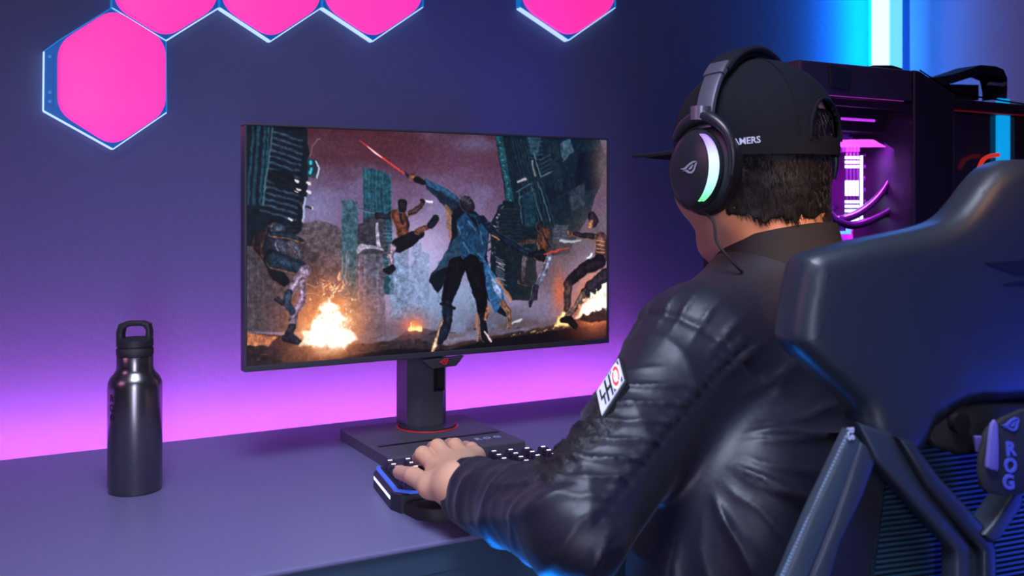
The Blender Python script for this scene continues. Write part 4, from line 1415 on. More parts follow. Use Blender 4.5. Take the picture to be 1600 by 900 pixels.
# ------------------------------------------------------------------ person
m_skin = mat('skin', (0.64, 0.34, 0.22), 0.5, sss=0.15, bump=(260, 0.25, 0.0004), vary=0.06)
m_hair = mat('black hair', (0.006, 0.005, 0.006), 0.45, bump=(700, 0.9, 0.001))
m_cap = mat('black cap cloth', (0.005, 0.006, 0.011), 0.9, bump=(900, 0.4, 0.0006), spec=0.3)
m_jacket = mat('dark satin nylon', (0.009, 0.009, 0.021), 0.47, bump=(70, 0.25, 0.002), spec=0.42, sheen=0.06)
m_gather = mat('black gathered cloth', (0.006, 0.006, 0.009), 0.6, bump=(150, 0.8, 0.003), spec=0.5)
m_knit = mat('black ribbed knit', (0.008, 0.008, 0.012), 0.85, bump=(500, 0.6, 0.001))
m_trs = mat('dark trousers', (0.012, 0.014, 0.022), 0.8)

HC = C(0.298, 1.20, 1.183)                       # middle of the skull
hfw = Cd(-0.682, 0.731)                          # the way the face looks
hlf = Cd(-0.731, -0.682)                         # the person's left
up3 = Vector((0, 0, 1))
pitch = math.radians(5)
hf = (hfw * math.cos(pitch) - up3 * math.sin(pitch)).normalized()
hu = (up3 * math.cos(pitch) + hfw * math.sin(pitch)).normalized()
hr = -hlf
HR = np.array([A3(hr), A3(hf), A3(hu)])


def H(x, y, z):
    """head frame: x to the person's right, y forward, z up"""
    return HC + hr * x + hf * y + hu * z


NB = C(0.325, 1.20, 1.045)
tf = Cd(-0.627, 0.778)                           # the way the chest faces
tr = Cd(0.778, 0.627)                            # the person's right
PEL = C(0.375, 1.075, 0.55)
SL, SR = C(0.199, 1.095, 0.940), C(0.455, 1.300, 0.945)
EL, WL = C(0.062, 0.930, 0.802), C(-0.0555, 1.105, 0.789)
ER, WR = C(0.53, 1.22, 0.80), C(0.36, 1.40, 0.797)


def head_fn(P):
    Q = (P - A3(HC)) @ HR.T
    X = np.stack([np.abs(Q[:, 0]), Q[:, 1], Q[:, 2]], 1)

    def e(c, r, k=Q):
        k0 = np.linalg.norm((k - np.array(c)) / np.array(r), axis=1)
        k1 = np.linalg.norm((k - np.array(c)) / np.array(r) ** 2, axis=1) + 1e-9
        return k0 * (k0 - 1) / k1
    d = e((0, -.002, .014), (.074, .089, .082))
    d = smin(d, e((0, .034, -.052), (.065, .064, .076)), .03)
    d = smin(d, cone(X, (.040, .010, -.085), (.0, .064, -.121), .026, .022), .025)
    d = smin(d, e((0, .070, -.116), (.022, .016, .018)), .015)
    d = smin(d, e((.043, .062, -.046), (.026, .026, .034), X), .025)          # cheek
    d = smin(d, cone(X, (0, .090, .008), (.030, .080, .010), .008, .008), .012)    # brow
    d = -smin(-d, cone(X, (.030, .098, -.012), (.033, .100, -.012), .012, .012), .012)  # eye socket
    d = smin(d, cone(Q, (0, .092, -.005), (0, .112, -.045), .006, .009), .010)     # nose
    d = smin(d, cone(X, (0, .102, -.050), (.011, .096, -.052), .006, .006), .006)
    d = smin(d, cone(X, (0, .096, -.074), (.018, .088, -.076), .0055, .003), .005)  # lips
    d = smin(d, cone(X, (0, .095, -.083), (.014, .089, -.083), .0055, .003), .004)
    d = np.minimum(d, np.linalg.norm(X - np.array([.031, .082, -.012]), axis=1) - .012)
    d = smin(d, e((.078, -.004, -.020), (.008, .018, .030), X), .008)         # ear
    return d


def neck_fn(P):
    return smin(cone(P, H(0, -.028, -.05), NB + Vector((0, 0, .0)), .056, .058), cone(P, NB, NB - Vector((0, 0, .06)), .06, .09), .03)


def bounds(pts, pad):
    A = np.array([A3(p) for p in pts])
    return A.min(0) - pad, A.max(0) + pad


lo, hi = bounds([H(0, 0, .10), H(0, .12, 0), H(0, -.1, 0), H(.1, 0, 0), H(-.1, 0, 0), NB - Vector((0, 0, .05)), NB + Vector((.05, .05, 0)), NB - Vector((.05, .05, 0))], 0.02)
headneck = lambda P: smin(head_fn(P), neck_fn(P), .025)
V_head, F_head = solid(headneck, lo, hi, 0.0042)

# left hand: every joint given by where it shows and its height
U = lambda px, py, Z: on_Z(px, py, Z)
hand_pts = {
    'wrist': U(716, 758, .797), 'heel': U(700, 768, .790),
    'i0': U(684, 733, .797), 'i1': U(661, 710, .806), 'i2': U(655, 716, .786), 'i3': U(657, 720, .773),
    'm0': U(702, 722, .801), 'm1': U(684, 699, .812), 'm2': U(677, 700, .790), 'm3': U(680, 704, .775),
    'r0': U(722, 716, .801), 'r1': U(711, 697, .810), 'r2': U(703, 695, .788), 'r3': U(706, 699, .774),
    'p0': U(742, 714, .795), 'p1': U(737, 702, .800), 'p2': U(728, 698, .782), 'p3': U(730, 701, .772),
    't0': U(696, 768, .789), 't1': U(672, 760, .790), 't2': U(646, 744, .792), 't3': U(624, 738, .785),
}
W_ = hand_pts


def hand_fn(P, M=None):
    if M is not None:
        P = M(P)
    d = cone(P, WL + (W_['wrist'] - WL) * -0.6, W_['wrist'], .026, .0225)
    for k, r0, r1 in (('i0', .021, .0125), ('m0', .021, .0130), ('r0', .020, .0125), ('p0', .019, .0115)):
        d = smin(d, cone(P, W_['wrist'], W_[k], r0, r1), .012)
    d = smin(d, cone(P, W_['i0'], W_['p0'], .010, .010), .012)
    d = smin(d, cone(P, W_['wrist'], W_['t1'], .020, .0125), .014)
    f = None
    for a, rr in (('i', (.0110, .0098, .0085, .0074)), ('m', (.0112, .0100, .0086, .0076)), ('r', (.0108, .0096, .0083, .0073)), ('p', (.0095, .0086, .0074, .0065))):
        q = cone(P, W_[a + '0'], W_[a + '1'], rr[0], rr[1])
        q = smin(q, cone(P, W_[a + '1'], W_[a + '2'], rr[1], rr[2]), .003)
        q = smin(q, cone(P, W_[a + '2'], W_[a + '3'], rr[2], rr[3]), .003)
        f = q if f is None else smin(f, q, .0012)
    d = smin(d, f, .0055)
    q = cone(P, W_['t1'], W_['t2'], .0125, .0105)
    q = smin(q, cone(P, W_['t2'], W_['t3'], .0105, .0080), .003)
    return smin(d, q, .009)


lo, hi = bounds(list(W_.values()) + [WL], 0.035)
V_hand, F_hand = solid(hand_fn, lo, hi, 0.0021)
# the right hand mirrors the left across the body's middle, moved to the right wrist
mid = A3(WL)
rgt = A3(tr)
yaw = 0.75
cy_, sy_ = math.cos(yaw), math.sin(yaw)


def to_right(V):
    Q = V - mid
    Q = Q - 2 * (Q @ rgt)[:, None] * rgt
    a, b = A3(WL - EL), A3(WR - ER)
    a = a - 2 * (a @ rgt) * rgt
    r = math.atan2(b[1], b[0]) - math.atan2(a[1], a[0])
    c, s = math.cos(r), math.sin(r)
    Q = np.stack([Q[:, 0] * c - Q[:, 1] * s, Q[:, 0] * s + Q[:, 1] * c, Q[:, 2]], 1)
    return Q + A3(WR)


V_rh = to_right(V_hand)
F_rh = F_hand[:, ::-1]

HL, HRt = PEL - tr * .09, PEL + tr * .09
hipf = Cd(-0.33, 0.944)
KL, KR_ = HL + hipf * .40 - tr * .05 + Vector((0, 0, .03)), HRt + hipf * .40 + tr * .06 + Vector((0, 0, .03))
AL, AR = KL + hipf * .06 - Vector((0, 0, .475)), KR_ + hipf * .06 - Vector((0, 0, .475))


def legs_fn(P):
    d = cone(P, HL, HRt, .10, .10)
    for h, k, a in ((HL, KL, AL), (HRt, KR_, AR)):
        d = smin(d, cone(P, h, k, .085, .062), .04)
        d = smin(d, cone(P, k, a, .058, .042), .02)
    return d


def inner_fn(P):
    d = cone(P, PEL, NB - Vector((0, 0, .12)) - tf * .02, .10, .09)
    d = smin(d, cone(P, SL, SR, .035, .035), .04)
    for s, e, w in ((SL, EL, WL), (SR, ER, WR)):
        d = smin(d, cone(P, s, e, .036, .030), .02)
        d = smin(d, cone(P, e, w, .029, .022), .02)
    d = smin(d, cone(P, NB, NB - Vector((0, 0, .12)), .05, .07), .03)
    for k, a in ((KL, AL), (KR_, AR)):
        d = smin(d, cone(P, PEL, k, .07, .045), .03)
        d = smin(d, cone(P, k, a, .043, .030), .02)
        d = smin(d, cone(P, a - Vector((0, 0, .02)), a - Vector((0, 0, .03)) + hipf * .12, .03, .028), .02)
    return d


lo, hi = bounds([PEL, SL, SR, EL, ER, WL, WR, KL, KR_, AL, AR, AL + hipf * .16, AR + hipf * .16, NB], 0.12)
V_in, F_in = solid(inner_fn, lo, hi, 0.014, 1)

per = thing('person', 'person in black satin jacket, black cap, seen from behind, left hand on keyboard', 'person', tuple(C(0.33, 1.1, 0)))
body = obj('body', join((V_head, F_head), (V_hand, F_hand), (V_rh, F_rh), (V_in, F_in)), m_skin, per, angle=80)
# finger nails
for a, rr in (('t', .0078),):
    v = (W_['t3'] - W_['t2']).normalized()
    nf = frame_fn(W_['t3'] + v * .001 + Vector((0, 0, .0068)), v, v.cross(up3).normalized(), up3)
    obj('thumbnail', mapped(prism(rounded([(-.006, -.0045), (.006, -.0045), (.006, .0045), (-.006, .0045)], .003), .0012, .0005), nf), mat('nail', (0.75, 0.46, 0.38), 0.3), per)
lo, hi = bounds([HL, HRt, KL, KR_, AL, AR], 0.12)
obj('trousers', solid(lambda P: np.maximum(legs_fn(P), -(P[:, 2] - AL.z + .02)), lo, hi, 0.012), m_trs, per, angle=80)
for a in (AL, AR):
    q = a.copy()
    q.z = 0
    shoe = lambda P: np.maximum(smin(cone(P, q + Vector((0, 0, .045)) - hipf * .03, q + Vector((0, 0, .035)) + hipf * .15, .042, .038), cone(P, q + Vector((0, 0, .05)), q + Vector((0, 0, .11)), .042, .046), .02), .004 - P[:, 2])
    lo, hi = bounds([q - hipf * .1, q + hipf * .2 + Vector((0, 0, .15))], 0.06)
    obj('shoe', solid(shoe, lo, hi, 0.008), m_cap, per, angle=80)

# ---- jacket
Zc = A3((0, 0, 1))
TFa, TRa = A3(tf), A3(tr)


def flat_cone(P, a, b, ra, rb, squash):
    """cone whose depth along the chest direction is squashed"""
    a, b = A3(a), A3(b)
    Q = P - a
    s = (Q @ TFa)[:, None] * TFa * (1 / squash - 1)
    ab = b - a
    ab2 = ab + (ab @ TFa) * TFa * (1 / squash - 1)
    Q = Q + s
    t = np.clip((Q @ ab2) / (ab2 @ ab2), 0, 1)
    return (np.linalg.norm(Q - t[:, None] * ab2, axis=1) - (ra + (rb - ra) * t)) * (0.5 + 0.5 * squash)


WAI = PEL + Vector((0, 0, .16))
CHE = NB - Vector((0, 0, .17)) + tf * .00
JFRONT = C(0.255, 1.13, .74)


def jacket_fn(P):
    d = flat_cone(P, PEL + Vector((0, 0, .03)), CHE, .175, .165, .72)
    d = smin(d, ell(P, C(.255, 1.06, .70), (.13, .13, .19)), .06)
    d = smin(d, cone(P, CHE + Vector((0, 0, .05)) - tf * .02, NB - Vector((0, 0, .035)), .115, .062), .06)
    d = smin(d, cone(P, SL + tr * .03 + Vector((0, 0, .012)), NB - Vector((0, 0, .050)), .070, .058), .05)
    d = smin(d, cone(P, SR - tr * .03 + Vector((0, 0, .012)), NB - Vector((0, 0, .050)), .070, .058), .05)
    for s, e, w, rs in ((SL, EL, WL, (.067, .050, .046, .037)), (SR, ER, WR, (.070, .062, .058, .043))):
        q = cone(P, s, e, rs[0], rs[1])
        m = e + (w - e) * 0.88
        q = smin(q, cone(P, e, m, rs[2], rs[3]), .014)
        q = smin(q, cone(P, m, w, rs[3], rs[3] - .006), .008)
        d = smin(d, q, .035)
    cut = P[:, 2] - (PEL.z - .02)
    return np.maximum(d, -cut)


def cuts(P):
    """open sleeve ends and neck"""
    d = jacket_fn(P)
    for e, w in ((EL, WL), (ER, WR)):
        v = A3((w - e).normalized())
        end = (P - A3(w)) @ v
        rad = np.linalg.norm((P - A3(w)) - end[:, None] * v, axis=1)
        inside = np.maximum(rad - .029, -(end + .03))
        near = rad < .12
        d = np.where(near, np.maximum(d, end - .004), d)
        d = np.where(near, np.maximum(d, -inside), d)
    hole = cone(P, NB - Vector((0, 0, .02)), NB + Vector((0, 0, .1)), .060, .075)
    return np.maximum(d, -hole)


def pxy(V):
    """where points show from the doorway the jacket was fitted at (used to lay out its creases)"""
    lat = V[:, 0] * CS - V[:, 1] * SN
    z = V[:, 0] * SN + V[:, 1] * CS
    return 800 + FPX * lat / z, 325 + FPX * (CAM_Z - V[:, 2]) / z


lo, hi = bounds([PEL, SL, SR, EL, ER, WL, WR, NB, C(.25, 1.1, .7)], 0.02)
lo, hi = lo - .17, hi + .17
hi[2] = NB.z + .06
lo[2] = PEL.z - .03
V_j, F_j = solid(cuts, lo, hi, 0.0042)


def ridge(x, p=2.0):
    return (1 - np.abs(np.sin(x * 0.5))) ** p


def creases(V):
    _, n_ = None, None
    g_, _d = grad(jacket_fn, V, 2e-3)
    D = np.zeros(len(V))
    wob = vnoise(V, 9, 3)
    wob2 = vnoise(V, 22, 4)
    ux, uy = pxy(V)
    # left sleeve frame
    s, e, w = A3(SL), A3(EL), A3(WL)
    a = (e - s) / np.linalg.norm(e - s)
    La = np.linalg.norm(e - s)
    tc = -(s + e) / 2 + A3((0, 0, CAM_Z))
    v = tc - (tc @ a) * a
    v /= np.linalg.norm(v)
    u = np.cross(a, v)
    if u[2] > 0:
        u = -u                                   # u points down / towards the underarm
    Q = V - s
    t = (Q @ a) / La
    qa, qb = Q @ v, Q @ u
    rad = np.hypot(qa, qb)
    th = np.arctan2(qb, qa)
    on_up = sstep(.115, .085, rad) * sstep(-.15, .1, t) * sstep(1.12, .95, t)
    seam = .62 - .35 * t
    dseam = (th - seam) * .065
    D -= on_up * .0022 * np.exp(-(dseam / .0022) ** 2)
    D += on_up * .0026 * np.exp(-((dseam + .007) / .006) ** 2) * (0.5 + 0.5 * np.sin(t * 120 + wob * 2))
    D += on_up * .0011 * np.exp(-((dseam - .006) / .005) ** 2) * (0.5 + 0.5 * np.sin(t * 150 + 1 + wob * 2))
    upper = sstep(.0, -.012, dseam)
    D += on_up * upper * sstep(.25, .5, t) * .0058 * ridge(uy / 29.0 * 6.283 + wob * 2.2 + th * .8, 2.4) * (.65 + .35 * wob2)
    D += on_up * upper * .003 * ridge(t * 17 - th * 2.5 + wob * 3, 2)
    # shoulder seam puckers
    ds = np.abs(t - .02 - .05 * np.cos(th))
    D -= on_up * .003 * np.exp(-(ds / .02) ** 2)
    D += sstep(.12, .085, rad) * .0032 * np.exp(-((t - .02) / .13) ** 2) * ridge(th * 17 + wob * 2.5, 2)
    # forearm
    b = (w - e) / np.linalg.norm(w - e)
    Lb = np.linalg.norm(w - e)
    Q2 = V - e
    t2 = (Q2 @ b) / Lb
    r2 = np.linalg.norm(Q2 - (Q2 @ b)[:, None] * b, axis=1)
    th2 = np.arctan2(Q2 @ np.array([0, 0, 1.]), Q2 @ np.cross(b, [0, 0, 1.]))
    on_f = sstep(.085, .068, r2) * sstep(-.02, .12, t2) * sstep(1.0, .88, t2)
    D += on_f * .0046 * ridge(t2 * 27 + np.sin(th2 + .6) * 2.6 + wob * 4.2, 2.4) * (.7 + .3 * wob2)
    D += on_f * .0012 * ridge(t2 * 60 + wob2 * 3.5 + th2 * 2, 2)
    cuffm = sstep(.070, .055, r2) * np.exp(-((t2 - .885) / .02) ** 2)
    D -= cuffm * .003
    # gathered strip on the outside of the sleeve by the elbow
    ax_, ay_ = 985, 620
    bx_, by_ = 850, 745
    L2 = (bx_ - ax_) ** 2 + (by_ - ay_) ** 2
    tt = ((ux - ax_) * (bx_ - ax_) + (uy - ay_) * (by_ - ay_)) / L2
    dd = np.abs((ux - ax_) * (by_ - ay_) - (uy - ay_) * (bx_ - ax_)) / math.sqrt(L2)
    strip = sstep(26, 16, dd) * sstep(.18, .24, tt) * sstep(1.06, 1.0, tt)
    D += strip * (.0022 + .0022 * ridge(tt * 62 + wob2 * 3, 1.0) * (0.6 + 0.4 * vnoise(V, 120, 8)))
    # creases fanning over the back from the armpit
    px0, py0 = 1070, 690
    an = np.arctan2(uy - py0, ux - px0)
    rr = np.hypot(ux - px0, uy - py0)
    notarm = 1 - on_up * sstep(1.2, .9, t)
    back = notarm * sstep(50, 150, rr) * sstep(480, 200, rr) * sstep(540, 640, uy)
    D += back * .0080 * ridge(an * 10.5 + wob * 2.2 + rr * .004, 3.6)
    D += back * .003 * ridge(an * 23 + wob2 * 2.6, 2)
    D += notarm * .0035 * wob * sstep(420, 560, uy)
    D += notarm * sstep(500, 460, uy) * .0015 * wob
    return V + g_ * D[:, None], strip


V_j, strip_ = creases(V_j)
jk = obj('jacket', (V_j, F_j), m_jacket, per, angle=80)
jk.data.materials.append(m_gather)
jk.data.polygons.foreach_set('material_index', (strip_[F_j].mean(1) > .5).astype(int))

# knit collar standing round the neck, low at the front
V_c, F_c = [], []
NCs = 64
for k in range(NCs):
    a = 2 * PI * k / NCs
    back_ = 0.5 - 0.5 * math.cos(a)              # 0 in front, 1 behind
    dr = tf * math.cos(a) + tr * math.sin(a)
    for rr, zz in ((.090, -.030), (.080, -.004), (.0735, .026), (.0705, .036), (.0665, .036), (.066, .02), (.069, -.03)):
        V_c.append(NB + dr * rr * (1.0 if back_ > .5 else 1.0) + Vector((0, 0, zz * (0.55 + 0.55 * back_) - .012 + .016 * back_)))
n7 = 7
for k in range(NCs):
    l = (k + 1) % NCs
    for j in range(n7):
        F_c.append([k * n7 + j, l * n7 + j, l * n7 + (j + 1) % n7, k * n7 + (j + 1) % n7])
obj('collar', (V_c, F_c), m_knit, jk)

# sleeve patch
m_pw = mat('white patch cloth', (0.62, 0.62, 0.78), 0.7)
m_pr = mat('red thread', (0.75, 0.05, 0.06), 0.6)


def hit(px, py):
    """distance ahead at which the sleeve is met (or passed nearest) along one direction"""
    zs = np.arange(.88, 1.15, .002)
    dd_ = jacket_fn(np.array([A3(at_z(px, py, z)) for z in zs]))
    inn = np.nonzero(dd_ < 0)[0]
    return zs[inn[0]] if len(inn) else zs[int(np.argmin(dd_))]


zr = [hit(989, 597), hit(941, 650)]
c4 = [at_z(967, 561, zr[0] + .022), at_z(989, 597, zr[0] - .010), at_z(941, 650, zr[1] - .010), at_z(933, 613, zr[1] + .022)]
po = c4[3]
pax = (c4[0] - c4[3])                            # long way, up the arm
pay = (c4[2] - c4[3])
pn = pax.cross(pay).normalized()
if pn.dot(Vector((0, 0, CAM_Z)) - po) < 0:
    pn = -pn
pf = lambda x, y, z: po + pax * x + pay * y + pn * z
obj('patch_backing', mapped(prism([(-.05, -.05), (1.06, -.05), (1.06, 1.12), (-.05, 1.12)], .012, 0), lambda x, y, z: pf(x, y, z - .012)), m_knit, jk, False)
pt = obj('patch', mapped(prism([(0, 0), (1, 0), (1, 1), (0, 1)], .0015, 0), pf), m_pw, jk, False, 'white sleeve patch with black bars and a red ring')
marks = []
for x0, x1, y0, y1 in ((.10, .15, .12, .52), (.10, .30, .46, .56), (.20, .25, .50, .88), (.32, .39, .06, .94), (.39, .50, .44, .58), (.50, .56, .06, .94), (.60, .66, .06, .30), (.60, .66, .70, .94),
                       (.90, .96, .05, .25), (.90, .96, .78, .95)):
    marks.append(prism([(x0, y0), (x1, y0), (x1, y1), (x0, y1)], .0006))
obj('patch_lettering', mapped(join(*marks), lambda x, y, z: pf(x, y, z + .0013)), m_ink, pt, False)
obj('patch_disc', mapped(prism([(.77 + .20 * math.cos(2 * PI * k / 32), .5 + .48 * math.sin(2 * PI * k / 32)) for k in range(32)], .0008), lambda x, y, z: pf(x, y, z + .0014)), mat('white thread disc', (.85, .8, .85), .6), pt, False)
rg = [(.77 + r_ * .14 * math.cos(2 * PI * k / 32), .5 + r_ * .38 * math.sin(2 * PI * k / 32)) for r_ in (1, .66) for k in range(33)]
Vr = [(x, y, 0.0) for x, y in rg]
Fr = [[k, k + 1, 33 + k + 1, 33 + k] for k in range(32) if k not in (5, 21)]
obj('patch_ring', mapped((Vr, Fr), lambda x, y, z: pf(x, y, z + .0026)), m_pr, pt, False)

# ---- hair at the nape and sides
def hair_fn(P):
    Q = (P - A3(HC)) @ HR.T
    d = headneck(P) - .0028 - .0008 * vnoise(P, 150, 5)
    y, z = Q[:, 1], Q[:, 2]
    x = np.abs(Q[:, 0])
    front = y - (.045 + .2 * (z - .0))
    lowl = -.098 + .30 * np.clip(y + .05, 0, .2) + .012 * vnoise(P, 120, 7) + .15 * np.clip(x - .045, 0, 1)
    return np.maximum(np.maximum(d, front), np.maximum(lowl - z, z - .03))


lo, hi = bounds([H(.09, 0, 0), H(-.09, 0, 0), H(0, -.12, 0), H(0, .06, 0), H(0, -.1, -.12), H(0, 0, .04)], 0.015)
V_h, F_h = solid(hair_fn, lo, hi, 0.0028, 1)
hair_o = obj('hair', (V_h, F_h), m_hair, per, angle=80)
rs_ = np.random.RandomState(4)
pick = rs_.choice(len(V_h), 5200)
base_ = V_h[pick] + rs_.uniform(-.0014, .0014, (len(pick), 3))
g_h, _ = grad(hair_fn, base_, 1e-3)
g_b, _ = grad(headneck, base_, 1e-3)
upv, bkv = A3(hu), -A3(hf)
dn = -upv * .9 + bkv * .25 + rs_.uniform(-.35, .35, base_.shape)
dn = dn - (dn * g_b).sum(1)[:, None] * g_b
dn /= np.linalg.norm(dn, axis=1)[:, None]
L_ = rs_.uniform(.005, .011, len(pick))[:, None]
sd = np.cross(dn, g_b)
sd /= np.linalg.norm(sd, axis=1)[:, None] + 1e-9
w_ = .00032
A_ = base_ - g_b * .0006
B_ = base_ + dn * L_ * .5 + g_b * .0012
C_ = base_ + dn * L_ + g_b * .0010
Vs_ = np.stack([A_ - sd * w_, A_ + sd * w_, A_ + g_b * w_, B_ - sd * w_, B_ + sd * w_, B_ + g_b * w_ * 1.5, C_], 1).reshape(-1, 3)
Fs_ = []
for i in range(len(pick)):
    b = i * 7
    Fs_ += [[b, b + 1, b + 4, b + 3], [b + 1, b + 2, b + 5, b + 4], [b + 2, b, b + 3, b + 5], [b + 3, b + 4, b + 6], [b + 4, b + 5, b + 6], [b + 5, b + 3, b + 6]]
so_ = obj('hair_strands', (Vs_, Fs_), m_hair, hair_o, angle=80)
so_['kind'] = 'stuff'

# ---- cap
def cap_pt(az, el, r=0.0):
    """az from the back, positive to the person's left; el from the rim upwards"""
    ce, se = math.cos(el), math.sin(el)
    fx = -math.sin(az) * ce
    fy = -math.cos(az) * ce
    x, y, z = fx * (.083 + r), fy * (.098 + r), se * (.104 + r)
    bulge = 1 + .05 * max(0, math.sin(2 * el))
    return H(x * bulge, .000 + y * bulge, -.004 + z)


def el0(az):
    return -.12 - .08 * math.cos(az)


def cap_shell(r_out, r_in, na=96, ne=28):
    V, F = [], []
    idx = {}
    for i in range(na):
        az = -PI + 2 * PI * i / na
        for j in range(ne + 1):
            el = el0(az) + (PI / 2 - el0(az)) * j / ne
            for k, r in enumerate((r_out, r_in)):
                idx[i, j, k] = len(V)
                V.append(cap_pt(az, el, r))

    def hole(i, j):
        az = -PI + 2 * PI * (i + .5) / na
        el = el0(az) + (PI / 2 - el0(az)) * (j + .5) / ne
        return el > -.04 and (az / .40) ** 2 + ((el + .04) / .46) ** 2 < 1
    for i in range(na):
        l = (i + 1) % na
        for j in range(ne):
            if hole(i, j):
                continue
            F.append([idx[i, j, 0], idx[l, j, 0], idx[l, j + 1, 0], idx[i, j + 1, 0]][::-1])
            F.append([idx[i, j, 1], idx[l, j, 1], idx[l, j + 1, 1], idx[i, j + 1, 1]])
            for (i2, j2, p, q) in ((i, j - 1, (i, j), (l, j)), (i, j + 1, (l, j + 1), (i, j + 1)), ((i - 1) % na, j, (i, j + 1), (i, j)), (l, j, (l, j), (l, j + 1))):
                out = j2 < 0 or (0 <= j2 < ne and hole(i2, j2))
                if out:
                    F.append([idx[(*p, 0)], idx[(*q, 0)], idx[(*q, 1)], idx[(*p, 1)]])
    return V, F


cp = obj('cap', cap_shell(.004, .001), m_cap, per, angle=60)
obj('cap_button', mapped(lathe([(0, -.002), (.006, 0), (.005, .003), (0, .004)], 20), lambda x, y, z: H(x, y - .004, z + .104)), m_cap, cp)
for az in (0.55, 1.6, 2.65, -0.55, -1.6, -2.65):
    pts = [cap_pt(az * (1 if j < 12 else 1), 0.0 + (PI / 2 - .03) * j / 14, .0045) for j in range(15)]
    obj('seam', tube(pts, .0011, 6), m_cap, cp)
# arch binding and strap of the cap's back
obj('arch_binding', tube([cap_pt(.40 * math.cos(PI * k / 20), -.04 + .46 * math.sin(PI * k / 20), .0045) for k in range(21)], .0022, 8), m_cap, cp)
# brim
Vb, Fb = [], []
nb_, mb_ = 28, 10
for k in range(2):
    for i in range(nb_ + 1):
        a = -1.02 + 2.04 * i / nb_
        for j in range(mb_ + 1):
            t = j / mb_
            x0, y0 = math.sin(a) * .083, math.cos(a) * .097
            ext = .086 * (math.cos(a / 1.02 * PI / 2) ** .55)
            x = x0 * (1 + .02 * t)
            y = y0 + ext * t
            z = .004 - .004 * t - .30 * abs(x) ** 1.6 * (.4 + .6 * t) - .0035 * k + .02 * (1 - abs(x) / .09) * t * .6
            Vb.append(H(x, y, z))
ofs = (nb_ + 1) * (mb_ + 1)
for i in range(nb_):
    for j in range(mb_):
        p, q, r_, s_ = i * (mb_ + 1) + j, (i + 1) * (mb_ + 1) + j, (i + 1) * (mb_ + 1) + j + 1, i * (mb_ + 1) + j + 1
        Fb.append([p, s_, r_, q])
        Fb.append([p + ofs, q + ofs, r_ + ofs, s_ + ofs])
    p, q = i * (mb_ + 1) + mb_, (i + 1) * (mb_ + 1) + mb_
    Fb.append([p, p + ofs, q + ofs, q])
obj('brim', (Vb, Fb), m_cap, cp)
# lettering round the cap
def cap_text(x, y, z):
    az = 1.20 - x / .094
    return cap_pt(az, -.012 + y / .100, .0045 + z)
obj('cap_lettering', mapped(text('GAMERS', 0.0098, 0.0008, 0.018, 'CENTER'), cap_text), mat('white stitching', (0.62, 0.60, 0.78), 0.6, emit=(0.6, 0.58, 0.8), power=0.0), cp)

# ------------------------------------------------------------------ headset
m_hs = mat('satin black headset', (0.018, 0.019, 0.026), 0.33)
m_hgrey = mat('grey headset arm', (0.20, 0.19, 0.25), 0.35, 0.6)
m_pad = mat('ear pad leather', (0.008, 0.009, 0.014), 0.5, bump=(200, .3, .0006))
hs = thing('headset', 'black headset over the cap, its left cup glowing with a coloured arc', 'headset', tuple(H(0, 0, 0.1)))


def arc(x_r, z_r, a0, a1, w, th, yc=0.0, n=30, zc=-.008, tilt=0.0):
    """band over the head; angle from the person's left (0) over the top (90) to the right (180)"""
    V, F = [], []
    for i in range(n + 1):
        a = math.radians(a0 + (a1 - a0) * i / n)
        ca, sa = math.cos(a), math.sin(a)
        W = w if not callable(w) else w(i / n)
        ring = []
        for k in range(12):
            b = 2 * PI * k / 12
            cx_, cy2 = math.copysign(abs(math.cos(b)) ** .5, math.cos(b)) * W / 2, math.copysign(abs(math.sin(b)) ** .5, math.sin(b)) * th / 2
            rx, rz = x_r + cy2, z_r + cy2
            V.append(H(-ca * rx, yc + cx_ + tilt * sa, zc + sa * rz))
        for k in range(12):
            if i:
                p, q = (i - 1) * 12, i * 12
                l = (k + 1) % 12
                F.append([p + k, p + l, q + l, q + k])
    F.append(list(range(12)))
    F.append([n * 12 + k for k in range(12)][::-1])
    return V, F


obj('headband', arc(.102, .123, 48, 134, lambda t: .034 + .008 * math.sin(PI * t), .009, .0), m_hs, hs)
obj('headband_pad', arc(.096, .1165, 56, 126, .030, .007, .0), m_pad, hs)
obj('band_arm', arc(.1045, .122, 10, 48, lambda t: .024 + .002 * t, .008), m_hgrey, hs, label='grey metal headset arm')
obj('band_arm', arc(.1045, .122, 132, 170, .025, .008), m_hgrey, hs)
obj('band_joint', arc(.1055, .1235, 44, 54, .030, .010), m_cyan_led if False else m_hgrey, hs)
obj('band_joint', arc(.1055, .1235, 128, 136, .030, .010), m_hgrey, hs)
obj('band_print', arc(.1096, .1275, 49, 52, .020, .0012), m_red, hs)
m_arc = ramp_mat('coloured light arc', 2, [(0.0, (.35, .9, .05)), (.22, (.15, .85, .35)), (.45, (.45, .85, 1.0)), (.75, (.6, .75, 1.0)), (1.0, (.35, .2, 1.0))], 1.5, -.185, -.10)
m_arcb = mat('blue light arc', (.05, .1, .4), .4, emit=(.02, .10, .9), power=.35)


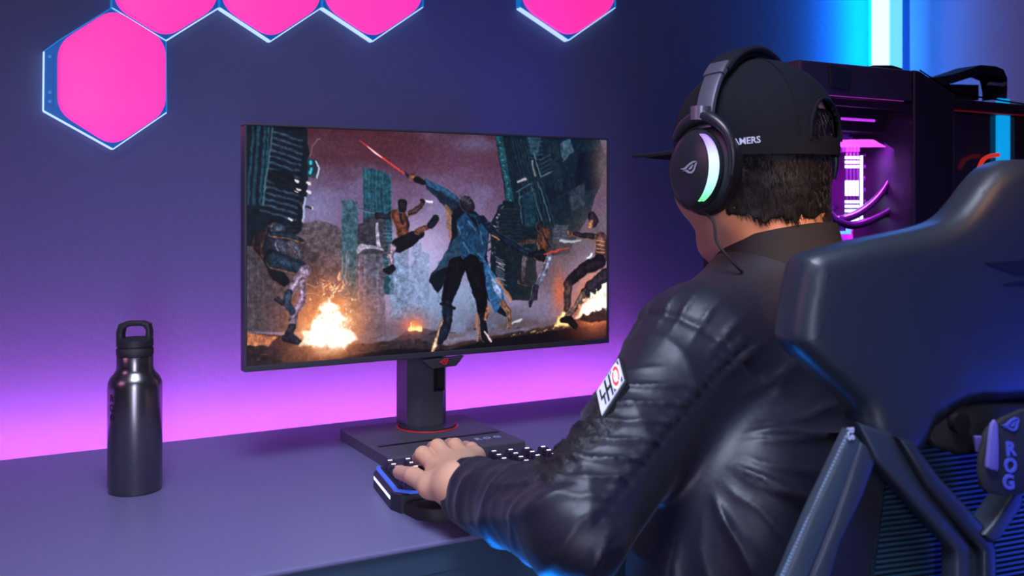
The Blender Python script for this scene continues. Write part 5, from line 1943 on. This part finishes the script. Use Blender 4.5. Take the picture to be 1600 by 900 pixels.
def cup(side):
    sx = -1 if side == 'l' else 1
    cc = Vector((sx * .0925, .008, -.034))
    toe = sx * 0.16
    ct, st2 = math.cos(toe), math.sin(toe)

    def f(x, y, z):
        # x outwards, y forward, z up in the cup
        X = x
        Y = y + z * -.10
        return H(cc.x + sx * (X * math.cos(.16) + Y * math.sin(.16) * 0), cc.y + Y - X * .10, cc.z + z + X * .05)

    def dsc(x0, x1, ry, rz, bev, cy=0.0, cz=0.0, n=48):
        prof = [(0, x0), (1 - bev * .6, x0), (1, x0 + bev * .02), (1, x1 - bev * .04), (1 - bev * .35, x1 - bev * .012), (1 - bev, x1), (0, x1 + .001)]
        V, F = lathe(prof, n)
        return [f(v.z, cy + v.x * ry, cz + v.y * rz) for v in V], [q[::sx] for q in F]
    obj('ear_pad', dsc(-.014, .010, .044, .052, .25), m_pad, hs)
    obj('pad_ring', dsc(.008, .016, .041, .050, .15, -.004), m_hs, hs)
    obj('ear_cup', dsc(.014, .030, .0375, .047, .28, .004), m_hs, hs)
    shell_x = .0312
    a = []
    for k in range(25):
        t = -1.12 + 2.2 * k / 24
        wd = .0042 * math.cos(t / 1.2 * PI / 2) ** .5 + .0006
        yy = -.0315 * math.cos(t) * 1.0 + .0035
        zz = .0425 * math.sin(t)
        a.append((yy, zz, wd))
    V, F = [], []
    for yy, zz, wd in a:
        V += [f(.0255, yy - wd, zz), f(.0300, yy - wd * .9, zz), f(.0326, yy, zz), f(.0330, yy + wd, zz), f(.0255, yy + wd, zz)]
    for i in range(24):
        for k in range(5):
            l = (k + 1) % 5
            F.append([i * 5 + k, i * 5 + l, i * 5 + 5 + l, i * 5 + 5 + k])
    obj('light_arc', (V, F), m_arc if side == 'l' else m_arcb, hs, label='glowing arc, green below to white and violet above' if side == 'l' else None)
    # yoke
    pts = [f(.020, -.046, -.012), f(.021, -.048, .012), f(.021, -.040, .036), f(.020, -.020, .054), f(.017, .0, .060), f(.019, .022, .052), f(.020, .034, .038)]
    obj('yoke', tube(pts, [.003, .0045, .0055, .007, .009, .007, .004], 10, sub=4), m_hs, hs)
    obj('yoke_stem', tube([f(.016, .0, .056), f(.0155, .0, .072)], [.012, .012], 12), m_hgrey, hs)
    em_ = emblem(.024, .0006)
    obj('cup_emblem', mapped(em_, lambda x, y, z: f(.0312 + z, -sx * -x * -1 if False else (x if sx > 0 else -x) * 1.0 + .006, y)), mat('pale emblem', (.45, .45, .55), .3, .4), hs, False)
    return f


fL = cup('l')
cup('r')
cab = [fL(.012, .004, -.046), fL(.012, .000, -.062), H(-.085, .008, -.115), H(-.080, -.005, -.140), H(-.070, -.012, -.165)]
cab = [fL(.012, .004, -.044), at_z(1114, 345, 1.115), at_z(1119, 375, 1.11), at_z(1132, 395, 1.105), at_z(1150, 415, 1.105), at_z(1160, 425, 1.11)]
obj('cable', tube(cab, .0017, 8, sub=6), m_blackm, hs)
